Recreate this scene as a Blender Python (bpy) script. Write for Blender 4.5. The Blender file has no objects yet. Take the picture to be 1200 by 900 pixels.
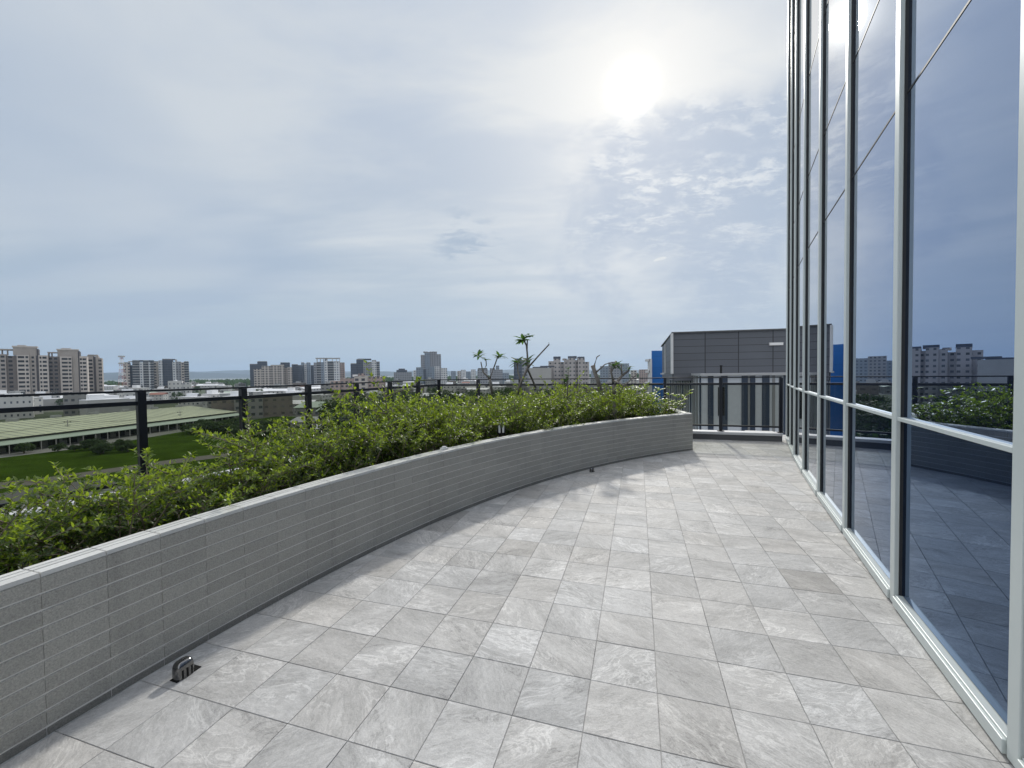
import bpy, math, random
from math import sin, cos, tan, pi, radians, sqrt, atan2, hypot, exp
from mathutils import Vector, Matrix

C = bpy.context.scene.collection
SC = bpy.context.scene

# ------------------------------------------------------------------ camera
H = 1.4663; F = 485.5; PITCH = .026407; ROLL = -.012973
_r0 = Vector((1, 0, 0)); _u0 = Vector((0, sin(PITCH), cos(PITCH))); _f0 = Vector((0, cos(PITCH), -sin(PITCH)))
CR = _r0 * cos(ROLL) + _u0 * sin(ROLL); CU = -_r0 * sin(ROLL) + _u0 * cos(ROLL)
cam_d = bpy.data.cameras.new('camera'); cam = bpy.data.objects.new('camera', cam_d); C.objects.link(cam)
cam_d.sensor_width = 36; cam_d.sensor_fit = 'HORIZONTAL'; cam_d.lens = F / 1200 * 36
cam_d.clip_start = .05; cam_d.clip_end = 40000
m = Matrix((CR, CU, -_f0)).transposed().to_4x4(); m.translation = Vector((0, 0, H))
cam.matrix_world = m
SC.camera = cam

# ------------------------------------------------------------------ sun, sky, exposure
SUN_AZ = radians(16.3); SUN_EL = radians(32.7)       # azimuth from +Y towards +X
SDIR = Vector((sin(SUN_AZ) * cos(SUN_EL), cos(SUN_AZ) * cos(SUN_EL), sin(SUN_EL)))
sl = bpy.data.lights.new('sun', 'SUN'); sl.energy = 2.5; sl.angle = radians(2.8); sl.color = (1, .96, .89)
so = bpy.data.objects.new('sun', sl); C.objects.link(so)
so.rotation_euler = (-SDIR).to_track_quat('-Z', 'Y').to_euler()
SC.view_settings.view_transform = 'Standard'; SC.view_settings.look = 'None'
SC.view_settings.gamma = 1; SC.view_settings.exposure = 0
SC.view_settings.use_curve_mapping = False
SC.cycles.caustics_reflective = True; SC.cycles.caustics_refractive = False; SC.cycles.sample_clamp_indirect = 4; SC.cycles.blur_glossy = .6


class NT:
    """small helper to write node trees"""
    def __init__(s, tree): s.t = tree; s.n = tree.nodes; s.l = tree.links
    def new(s, ty, **k):
        n = s.n.new(ty)
        for a, b in k.items(): setattr(n, a, b)
        return n
    def put(s, sock, v):
        if isinstance(v, bpy.types.NodeSocket): s.l.new(v, sock)
        elif v is not None:
            if isinstance(v, (tuple, list)) and len(v) == 3 and sock.type == 'RGBA': v = (*v, 1)
            sock.default_value = v
    def m(s, op, a, b=None, c=None, clamp=False):
        n = s.new('ShaderNodeMath', operation=op, use_clamp=clamp)
        s.put(n.inputs[0], a); s.put(n.inputs[1], b)
        if c is not None: s.put(n.inputs[2], c)
        return n.outputs[0]
    def v(s, op, a, b=None):
        n = s.new('ShaderNodeVectorMath', operation=op)
        s.put(n.inputs[0], a)
        if b is not None: s.put(n.inputs[1], b)
        return n.outputs['Value' if op in ('DOT_PRODUCT', 'LENGTH', 'DISTANCE') else 'Vector']
    def mix(s, f, a, b, blend='MIX'):
        n = s.new('ShaderNodeMix', data_type='RGBA', blend_type=blend)
        s.put(n.inputs[0], f); s.put(n.inputs[6], a); s.put(n.inputs[7], b)
        return n.outputs[2]
    def noise(s, vec, scale, detail=4, rough=.5, dist=0, out=0):
        n = s.new('ShaderNodeTexNoise')
        s.put(n.inputs['Vector'], vec); s.put(n.inputs['Scale'], scale); n.inputs['Detail'].default_value = detail
        n.inputs['Roughness'].default_value = rough; n.inputs['Distortion'].default_value = dist
        return n.outputs[out]
    def ss(s, x, a, b, lo=0., hi=1.):
        n = s.new('ShaderNodeMapRange', interpolation_type='SMOOTHSTEP')
        s.put(n.inputs[0], x); s.put(n.inputs[1], a); s.put(n.inputs[2], b); s.put(n.inputs[3], lo); s.put(n.inputs[4], hi)
        return n.outputs[0]
    def sep(s, v): n = s.new('ShaderNodeSeparateXYZ'); s.put(n.inputs[0], v); return n.outputs
    def comb(s, x, y, z): n = s.new('ShaderNodeCombineXYZ'); s.put(n.inputs[0], x); s.put(n.inputs[1], y); s.put(n.inputs[2], z); return n.outputs[0]
    def ramp(s, f, stops):
        n = s.new('ShaderNodeValToRGB'); s.put(n.inputs[0], f); r = n.color_ramp
        while len(r.elements) < len(stops): r.elements.new(.5)
        for e, (p, c) in zip(r.elements, stops): e.position = p; e.color = (*c, 1)
        return n.outputs[0]


def azel(az, el):
    az = radians(az); el = radians(el)
    return (sin(az) * cos(el), cos(az) * cos(el), sin(el))


W = bpy.data.worlds.new('World'); SC.world = W; W.use_nodes = True
t = NT(W.node_tree); t.n.clear()
sky = t.new('ShaderNodeTexSky', sky_type='NISHITA', sun_disc=False)
sky.sun_elevation = SUN_EL; sky.sun_rotation = SUN_AZ; sky.air_density = 1; sky.dust_density = 1.5
D = t.new('ShaderNodeTexCoord').outputs['Generated']
dx, dy, dz = t.sep(D)
zz = t.m('ADD', t.m('MAXIMUM', dz, 0.), .13)
P = t.comb(t.m('DIVIDE', dx, zz), t.m('DIVIDE', dy, zz), 0.)       # cloud-layer plane
ang = t.m('ARCCOSINE', t.m('MINIMUM', t.v('DOT_PRODUCT', D, tuple(SDIR)), .99999))
# veil (soft high cloud), drawn out along one wind direction
rot = t.new('ShaderNodeMapping'); t.put(rot.inputs[0], P); rot.inputs['Rotation'].default_value = (0, 0, radians(35)); rot.inputs['Scale'].default_value = (.55, 1.25, 1)
veil = t.noise(rot.outputs[0], .95, 6, .5, .6)
veil = t.ss(t.m('ADD', t.m('MULTIPLY', veil, .8), t.m('MULTIPLY', t.noise(rot.outputs[0], 3.4, 7, .6, .5), .2)), .38, .62)
broad = t.noise(D, 1.7, 2, .5)
glow1 = t.m('POWER', 2.718, t.m('MULTIPLY', t.m('MULTIPLY', ang, ang), -1 / (2 * radians(1.15) ** 2)))
glow2 = t.m('POWER', 2.718, t.m('DIVIDE', ang, -radians(5)))
glow3 = t.m('POWER', 2.718, t.m('DIVIDE', ang, -radians(21)))
# mackerel patch below and right of the sun
pa = t.m('ARCCOSINE', t.v('DOT_PRODUCT', D, azel(24, 21)))
pe = t.noise(D, 4.5, 4, .6, .3)
patch = t.ss(t.m('ADD', t.m('DIVIDE', pa, radians(15)), t.m('MULTIPLY', t.m('SUBTRACT', pe, .5), 2.6)), 1.45, .65)
ab = t.ss(dz, t.m('ADD', sin(radians(28)), t.m('MULTIPLY', t.m('SUBTRACT', pe, .5), .3)), sin(radians(32)), 1., 0.)
patch = t.m('MULTIPLY', patch, 1.)
rot2 = t.new('ShaderNodeMapping'); t.put(rot2.inputs[0], P); rot2.inputs['Rotation'].default_value = (0, 0, radians(-25)); rot2.inputs['Scale'].default_value = (1, 1.35, 1)
rip = t.noise(rot2.outputs[0], 13, 8, .66, .3)
ripb = t.noise(rot2.outputs[0], 3.2, 5, .6, .4)
rip = t.m('MULTIPLY', t.ss(rip, .42, .62), t.ss(ripb, .38, .60), clamp=True)
rip = t.m('MULTIPLY', rip, t.ss(dz, .20, .38, .25, 1.))
rip = t.m('ADD', t.m('MULTIPLY', rip, .8), t.m('MULTIPLY', t.ss(ripb, .5, .75), .25), clamp=True)
# right-hand streaky cloud (what the glass mirrors)
base = t.ramp(dz, [(0., (.46, .575, .70)), (.07, (.44, .555, .685)), (.2, (.45, .545, .65)), (.42, (.46, .545, .67)), (.75, (.47, .57, .74)), (1, (.45, .56, .75))])
white = t.mix(glow3, (.68, .73, .775), (.90, .91, .895))
low = t.ss(dz, .02, .30)
wv = t.m('MULTIPLY', t.m('MULTIPLY', veil, low), t.m('ADD', .50, t.m('MULTIPLY', broad, .55)))
wv = t.m('ADD', wv, t.m('MULTIPLY', glow3, .95), clamp=True)
col = t.mix(wv, base, white)
pc = t.mix(t.m('MULTIPLY', rip, .85), (.415, .505, .64), (.84, .875, .895))
col = t.mix(t.m('MULTIPLY', patch, t.m('MULTIPLY', ab, .88)), col, pc)
# a few small dark scraps of low cloud left of the patch
sa = t.m('ARCCOSINE', t.v('DOT_PRODUCT', D, azel(-5.5, 16.5)))
sn = t.noise(t.v('MULTIPLY', D, (1, 1, 3.2)), 9, 6, .6, .4)
scr = t.m('MULTIPLY', t.ss(sa, radians(7.5), radians(1.5)), t.ss(sn, .52, .66))
col = t.mix(t.m('MULTIPLY', scr, .75), col, (.36, .46, .59))
# small ripples around the edge of the patch
edge = t.m('MULTIPLY', t.m('MULTIPLY', patch, t.m('SUBTRACT', 1.35, patch)), rip)
# broad darker bands of thin blue between the veils
db = t.noise(rot.outputs[0], .55, 3, .5, .9)
col = t.mix(t.m('MULTIPLY', t.ss(db, .50, .64), .55), col, (.425, .52, .66))
col = t.mix(1., col, t.mix(1., t.mix(0., (0, 0, 0), (0, 0, 0)), t.mix(glow2, (0, 0, 0), (.13, .122, .10)), 'ADD'), 'ADD')
col = t.mix(1., col, t.mix(glow1, (0, 0, 0), (1.6, 1.5, 1.3)), 'ADD')
# added fill: unseen sky made brighter and warmer than the visible part
# overhead and behind the camera, opposite the sun, to lift the shade
back = t.m('MAXIMUM', t.ss(dy, .25, -.35), t.ss(dz, .66, .86))
col = t.mix(1., col, t.mix(back, (1, 1, 1), (2.25, 2.0, 1.78)), 'MULTIPLY')
cloud = t.mix(1., col, (9.6, 9.6, 9.6), 'MULTIPLY')            # into the sky texture's units
out = t.mix(.93, sky.outputs[0], cloud)
bg = t.new('ShaderNodeBackground'); t.put(bg.inputs[0], out); bg.inputs[1].default_value = .1
wo = t.new('ShaderNodeOutputWorld'); t.l.new(bg.outputs[0], wo.inputs[0])


# ------------------------------------------------------------------ measuring helpers
def ray(x, y):
    return CR * ((x - 600) / F) + CU * (-(y - 450) / F) + _f0
def atY(x, y, Y):                    # world point on the sight line at depth Y
    d = ray(x, y); k = Y / d.y
    return Vector((d.x * k, Y, H + d.z * k))
def atZ(x, y, z):
    d = ray(x, y); k = (z - H) / d.z
    return Vector((d.x * k, d.y * k, z))


# ------------------------------------------------------------------ materials
def mat(name, col, rough=.7, metal=0, **k):
    M = bpy.data.materials.new(name); M.use_nodes = True
    b = M.node_tree.nodes['Principled BSDF']
    b.inputs['Base Color'].default_value = (*col, 1); b.inputs['Roughness'].default_value = rough
    b.inputs['Metallic'].default_value = metal
    for a, v in k.items(): b.inputs[a].default_value = v
    return M
def nmat(name, col, rough=.7, metal=0, var=.12, scale=3., bump=0., bscale=40., **k):
    """plain material with some procedural variation of tone and a fine bump"""
    M = mat(name, col, rough, metal, **k); t = NT(M.node_tree); b = t.n['Principled BSDF']
    o = t.new('ShaderNodeTexCoord').outputs['Object']
    n = t.noise(o, scale, 5, .6)
    f = t.m('ADD', 1 - var, t.m('MULTIPLY', n, 2 * var))
    t.l.new(t.mix(1., (*col, 1), t.comb(f, f, f), 'MULTIPLY'), b.inputs['Base Color'])
    if bump:
        bp = t.new('ShaderNodeBump'); bp.inputs['Strength'].default_value = bump; bp.inputs['Distance'].default_value = .004
        t.l.new(t.noise(o, bscale, 4, .6), bp.inputs['Height']); t.l.new(bp.outputs[0], b.inputs['Normal'])
    return M

M = {}
M['frame'] = nmat('silver_aluminium_paint', (.56, .61, .60), .42, .1, .05, 2)
M['railing'] = nmat('charcoal_powder_coat', (.012, .014, .02), .42, 0, .1, 4)
M['curb'] = nmat('white_stone_curb', (.62, .63, .64), .6, 0, .12, 3, .3)
M['curb_face'] = nmat('dark_plinth_stone', (.10, .105, .11), .7, 0, .2, 3)
M['joint'] = mat('black_silicone', (.02, .022, .025), .6)
M['soil'] = nmat('planter_soil', (.030, .023, .016), .95, 0, .45, 9, 1, 30)
M['bark'] = nmat('shrub_bark', (.17, .14, .105), .85, 0, .3, 20)
M['plum_bark'] = nmat('plumeria_bark', (.17, .155, .135), .8, 0, .3, 12, .5)
M['black'] = nmat('black_metal', (.012, .012, .013), .35, .2, .1)
M['steel'] = nmat('stainless_steel', (.20, .20, .20), .22, 1, .15, 14)
M['hole'] = mat('dark_opening', (.004, .004, .004), .9)
M['lens'] = mat('frosted_white_lens', (.85, .86, .88), .3)
M['hose'] = nmat('grey_hose', (.16, .16, .15), .5, 0, .2, 10)
M['white'] = mat('white_plastic', (.8, .8, .8), .4)
M['clad'] = None


def floor_mat():
    Mt = bpy.data.materials.new('slate_look_porcelain'); Mt.use_nodes = True
    t = NT(Mt.node_tree); b = t.n['Principled BSDF']
    o = t.new('ShaderNodeTexCoord').outputs['Object']
    at = t.new('ShaderNodeAttribute', attribute_name='tile')
    r = t.sep(at.outputs['Vector'])
    off = t.v('SCALE', at.outputs['Vector']); off.node.inputs['Scale'].default_value = 57.
    # each tile gets its own piece of the slate, turned by its own angle
    vr = t.new('ShaderNodeVectorRotate', rotation_type='Z_AXIS'); t.put(vr.inputs['Vector'], t.v('ADD', o, off))
    t.put(vr.inputs['Angle'], t.m('ADD', t.m('MULTIPLY', t.m('SUBTRACT', r[2], .5), 2.2), .35))
    mp = t.new('ShaderNodeMapping'); t.put(mp.inputs[0], vr.outputs[0]); mp.inputs['Scale'].default_value = (1, 2.2, 1)
    p = mp.outputs[0]
    big = t.noise(p, 2.6, 4, .55, .9)
    vein = t.noise(p, 4.2, 9, .64, 1.4)
    ridge = t.m('ABSOLUTE', t.m('SUBTRACT', vein, .5))
    ridge = t.ss(ridge, 0., .045, 1., 0.)
    gate = t.ss(t.noise(p, 1.8, 2), .45, .62)
    ridge = t.m('MULTIPLY', ridge, gate)
    fine = t.noise(p, 30, 8, .74, .8)
    grain = t.noise(o, 160, 3, .6)
    val = t.m('ADD', .47, t.m('MULTIPLY', t.m('SUBTRACT', big, .5), .42))
    val = t.m('ADD', val, t.m('MULTIPLY', t.m('SUBTRACT', fine, .5), .52))
    val = t.m('ADD', val, t.m('MULTIPLY', ridge, .15))
    v2 = t.noise(t.v('ADD', p, (7.3, 2.1, 0.)), 3.4, 9, .66, 1.2); crack = t.m('MULTIPLY', t.ss(t.m('ABSOLUTE', t.m('SUBTRACT', v2, .5)), 0., .028, 1., 0.), t.ss(t.noise(p, 2.4, 2), .48, .64))
    val = t.m('SUBTRACT', val, t.m('MULTIPLY', crack, .12))
    val = t.m('ADD', val, t.m('MULTIPLY', t.m('SUBTRACT', grain, .5), .26))
    tone = t.m('ADD', .90, t.m('MULTIPLY', r[0], .18))
    dark = t.ss(r[1], .93, .97, 1., .80)
    val = t.m('MULTIPLY', t.m('MULTIPLY', val, tone), dark)
    tint = t.mix(r[1], (1.005, 1., .975), (1.03, 1., .945))
    # weather stains that lie across the tiles
    st = t.noise(o, .9, 5, .6, .5)
    sv = t.m('ADD', .93, t.m('MULTIPLY', st, .14))
    t.l.new(t.mix(1., t.mix(1., tint, t.comb(val, val, val), 'MULTIPLY'), t.comb(sv, sv, sv), 'MULTIPLY'), b.inputs['Base Color'])
    t.put(b.inputs['Roughness'], t.m('ADD', .58, t.m('MULTIPLY', fine, .2)))
    h = t.m('ADD', t.m('MULTIPLY', vein, 1.4), t.m('MULTIPLY', fine, .8)); h = t.m('ADD', h, t.m('MULTIPLY', grain, .22))
    bp = t.new('ShaderNodeBump'); bp.inputs['Strength'].default_value = .6; bp.inputs['Distance'].default_value = .004; b.inputs['Specular IOR Level'].default_value = .3
    t.l.new(h, bp.inputs['Height']); t.l.new(bp.outputs[0], b.inputs['Normal'])
    return Mt
M['floor'] = floor_mat()

def grout_mat():
    Mt = mat('grout', (.1, .1, .1), .9); t = NT(Mt.node_tree); b = t.n['Principled BSDF']
    o = t.new('ShaderNodeTexCoord').outputs['Object']
    t.l.new(t.mix(t.ss(t.noise(o, 1.3, 6, .7), .49, .60), (.47, .47, .455), (.05, .05, .05)), b.inputs['Base Color'])
    return Mt
M['grout'] = grout_mat()

def walltile_mat():
    Mt = mat('split_granite_tile', (.22, .22, .21), .62); t = NT(Mt.node_tree); b = t.n['Principled BSDF']
    o = t.new('ShaderNodeTexCoord').outputs['Object']
    at = t.new('ShaderNodeAttribute', attribute_name='tile'); r = t.sep(at.outputs['Vector'])
    sp = t.noise(o, 150, 4, .8)
    v = t.m('ADD', .375, t.m('MULTIPLY', t.m('SUBTRACT', sp, .5), .80))
    v = t.m('ADD', v, t.m('MULTIPLY', t.m('SUBTRACT', t.noise(o, 2.2, 4), .5), .06))
    dr = t.ss(t.noise(t.v('MULTIPLY', o, (1, 1, .07)), 9, 6, .65), .52, .72, 1., .86); v = t.m('MULTIPLY', v, dr)
    v = t.m('MULTIPLY', v, t.m('ADD', .93, t.m('MULTIPLY', r[0], .14)))
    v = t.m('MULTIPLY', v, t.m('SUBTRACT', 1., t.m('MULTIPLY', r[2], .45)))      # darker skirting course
    t.l.new(t.comb(v, t.m('MULTIPLY', v, .975), t.m('MULTIPLY', v, .88)), b.inputs['Base Color'])
    bp = t.new('ShaderNodeBump'); bp.inputs['Strength'].default_value = .55; bp.inputs['Distance'].default_value = .002
    t.l.new(sp, bp.inputs['Height']); t.l.new(bp.outputs[0], b.inputs['Normal'])
    return Mt
M['walltile'] = walltile_mat()
def cap_mat():
    Mt = mat('cap_tile', (.5, .5, .48), .5); t = NT(Mt.node_tree); b = t.n['Principled BSDF']
    o = t.new('ShaderNodeTexCoord').outputs['Object']
    at = t.new('ShaderNodeAttribute', attribute_name='tile'); r = t.sep(at.outputs['Vector'])
    v = t.m('ADD', .58, t.m('MULTIPLY', t.m('SUBTRACT', t.noise(o, 120, 4, .7), .5), .2))  # same stone as the wall, painted paler for the sky light on top
    v = t.m('MULTIPLY', v, t.m('ADD', .93, t.m('MULTIPLY', r[0], .14)))
    v = t.m('MULTIPLY', v, t.m('ADD', .88, t.m('MULTIPLY', t.noise(o, 3, 5, .6), .24)))
    t.l.new(t.comb(v, v, t.m('MULTIPLY', v, .96)), b.inputs['Base Color'])
    return Mt
M['cap'] = cap_mat()
M['mortar'] = nmat('mortar', (.72, .71, .67), .9, 0, .25, 8)

def leaf_mat(name, c1, c2, tr, rough=.35):
    Mt = bpy.data.materials.new(name); Mt.use_nodes = True; t = NT(Mt.node_tree); b = t.n['Principled BSDF']; out = t.n['Material Output']
    oi = t.new('ShaderNodeObjectInfo').outputs['Random']
    g = t.new('ShaderNodeNewGeometry')
    rnd = g.outputs['Random Per Island']
    f = t.m('ADD', t.m('MULTIPLY', rnd, .75), t.m('MULTIPLY', oi, .25))
    f = t.m('POWER', f, 1.4); c = t.mix(f, c1, c2)
    t.l.new(c, b.inputs['Base Color']); b.inputs['Roughness'].default_value = rough
    tl = t.new('ShaderNodeBsdfTranslucent'); t.l.new(t.mix(f, tuple(x * .8 for x in tr), tuple(min(1, x * 1.25) for x in tr)), tl.inputs[0])
    mx = t.new('ShaderNodeMixShader'); mx.inputs[0].default_value = .45
    t.l.new(b.outputs[0], mx.inputs[1]); t.l.new(tl.outputs[0], mx.inputs[2]); t.l.new(mx.outputs[0], out.inputs[0])
    return Mt
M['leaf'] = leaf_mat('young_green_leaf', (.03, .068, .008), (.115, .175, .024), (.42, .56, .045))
M['leaf_shade'] = leaf_mat('shaded_green_leaf', (.025, .055, .012), (.06, .10, .02), (.08, .14, .02))  # darker copy for low inner leaves: shade inside the shrub painted in
M['plum_leaf'] = leaf_mat('plumeria_leaf', (.035, .09, .025), (.07, .14, .04), (.12, .24, .04), .6)
M['tree_leaf'] = leaf_mat('city_tree_leaf', (.022, .05, .014), (.05, .09, .022), (.05, .10, .015), .6)
M['trunk'] = nmat('tree_trunk', (.09, .07, .05), .9)

def glass_mat(name, f0, tint=(.58, .70, .92), base=(.005, .010, .024)):
    """solar-control glass: dark body, coated mirror face that turns clear and neutral towards grazing view"""
    Mt = mat(name, base, .6); t = NT(Mt.node_tree); b = t.n['Principled BSDF']; out = t.n['Material Output']
    b.inputs['Specular IOR Level'].default_value = 0
    gl = t.new('ShaderNodeBsdfGlossy'); gl.inputs['Roughness'].default_value = 0.
    g = t.new('ShaderNodeNewGeometry')
    c = t.m('ABSOLUTE', t.v('DOT_PRODUCT', g.outputs['Normal'], g.outputs['Incoming']))
    k = t.m('POWER', t.m('SUBTRACT', 1., c), 3.5)
    fac = t.m('ADD', f0, t.m('MULTIPLY', k, .97 - f0))
    t.l.new(t.mix(t.ss(c, .05, .33), (1, 1, 1), tint), gl.inputs['Color'])
    o = t.new('ShaderNodeTexCoord').outputs['Object']
    bp = t.new('ShaderNodeBump'); bp.inputs['Strength'].default_value = .06; bp.inputs['Distance'].default_value = .01
    t.l.new(t.noise(o, 1.3, 1), bp.inputs['Height']); t.l.new(bp.outputs[0], gl.inputs['Normal'])
    mx = t.new('ShaderNodeMixShader'); t.l.new(fac, mx.inputs[0])
    t.l.new(b.outputs[0], mx.inputs[1]); t.l.new(gl.outputs[0], mx.inputs[2]); t.l.new(mx.outputs[0], out.inputs[0])
    return Mt
M['glass'] = glass_mat('dark_blue_reflective_glass', .52)
M['glass_low'] = glass_mat('dark_blue_low_pane_glass', .12, (.46, .62, .90))
def rail_glass():
    Mt = bpy.data.materials.new('smoked_railing_glass'); Mt.use_nodes = True; t = NT(Mt.node_tree); t.n.clear()
    out = t.new('ShaderNodeOutputMaterial'); tr = t.new('ShaderNodeBsdfTransparent'); tr.inputs[0].default_value = (.60, .61, .56, 1)
    gl = t.new('ShaderNodeBsdfGlossy'); gl.inputs['Roughness'].default_value = 0.; fr = t.new('ShaderNodeFresnel'); fr.inputs['IOR'].default_value = 1.45
    mx = t.new('ShaderNodeMixShader'); t.l.new(fr.outputs[0], mx.inputs[0]); t.l.new(tr.outputs[0], mx.inputs[1]); t.l.new(gl.outputs[0], mx.inputs[2]); t.l.new(mx.outputs[0], out.inputs[0])
    return Mt
M['railglass'] = rail_glass()

def facade_mat(name, wall, win, pu=3.4, pv=3.2, wu=(.2, .72), wv=(.3, .78), rib=None):
    """wall with a regular grid of windows, laid out in metres by the mesh's UV map"""
    Mt = mat(name, wall, .8); t = NT(Mt.node_tree); b = t.n['Principled BSDF']
    uv = t.new('ShaderNodeTexCoord').outputs['UV']; u, v, _ = t.sep(uv)
    fu = t.m('FRACT', t.m('DIVIDE', u, pu)); fv = t.m('FRACT', t.m('DIVIDE', v, pv))
    def box(f, a, c): return t.m('MULTIPLY', t.m('GREATER_THAN', f, a), t.m('LESS_THAN', f, c))
    w = t.m('MULTIPLY', box(fu, *wu), box(fv, *wv))
    idc = t.comb(t.m('FLOOR', t.m('DIVIDE', u, pu)), t.m('FLOOR', t.m('DIVIDE', v, pv)), 0)
    wn = t.new('ShaderNodeTexWhiteNoise', noise_dimensions='3D'); t.put(wn.inputs[0], idc)
    wcol = t.mix(wn.outputs[0], tuple(x * .6 for x in win), tuple(min(1, x * 1.7) for x in win))
    o = t.new('ShaderNodeTexCoord').outputs['Object']
    n = t.m('ADD', .85, t.m('MULTIPLY', t.noise(o, .15, 4), .3))
    wl = t.mix(1., wall, t.comb(n, n, n), 'MULTIPLY')
    if rib: wl = t.mix(box(fv, 0., .16), wl, rib)
    t.l.new(t.mix(w, wl, wcol), b.inputs['Base Color'])
    t.put(b.inputs['Roughness'], t.m('SUBTRACT', .8, t.m('MULTIPLY', w, .5)))
    return Mt
FM = {
 'tan': facade_mat('tan_tower_wall', (.26, .23, .205), (.035, .04, .05)),
 'beige': facade_mat('beige_tower_wall', (.42, .385, .35), (.035, .035, .045), 5.0, 3.6, (.15, .7), (.25, .8)),
 'block': facade_mat('big_block_wall', (.36, .34, .335), (.06, .065, .075), 3.1, 3.2, (.28, .7), (.32, .72)),
 'pink': facade_mat('pink_tower_wall', (.33, .26, .235), (.06, .06, .07)),
 'grey': facade_mat('grey_tower_wall', (.24, .25, .27), (.05, .06, .08)),
 'dark': facade_mat('dark_slate_tower_wall', (.055, .068, .095), (.02, .03, .05), rib=(.10, .11, .13)),
 'blue': facade_mat('blue_grey_tower_wall', (.20, .24, .29), (.06, .08, .11)),
 'white': facade_mat('white_tower_wall', (.52, .53, .54), (.07, .09, .12), wu=(.25, .8)),
 'balc': facade_mat('balcony_tower_wall', (.10, .11, .12), (.02, .025, .035), wu=(.05, .95), rib=(.42, .42, .42)),
 'house': facade_mat('white_house_wall', (.45, .45, .44), (.06, .07, .09), 3.1, 3.3, (.3, .62), (.35, .7)),
 'houseg': facade_mat('grey_house_wall', (.20, .20, .19), (.04, .045, .05), 3.6, 3.3, (.2, .7), (.35, .75)),
 'houseb': facade_mat('brown_house_wall', (.15, .13, .115), (.07, .065, .06), 4.1, 3.3, (.2, .6), (.35, .65)),
 'plain': nmat('plain_concrete_wall', (.34, .34, .33), .85, 0, .15, .3),
 'roofw': nmat('white_sheet_roof', (.66, .67, .68), .55, 0, .12, .2),
 'roofg': nmat('grey_roof', (.27, .28, .28), .8, 0, .2, .2),
 'roofgr': nmat('pale_green_sheet_roof', (.30, .37, .30), .6, 0, .15, .2),
 'roofr': nmat('rust_red_roof', (.22, .09, .06), .7, 0, .2, .2),
 'roofy': nmat('yellow_green_sheet_roof', (.47, .50, .33), .6, 0, .10, .15),
 'roofd': nmat('dark_roof', (.07, .08, .08), .8),
 'sheet': nmat('weathered_sheet_roof', (.42, .455, .31), .6, 0, .3, .05),
}


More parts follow.
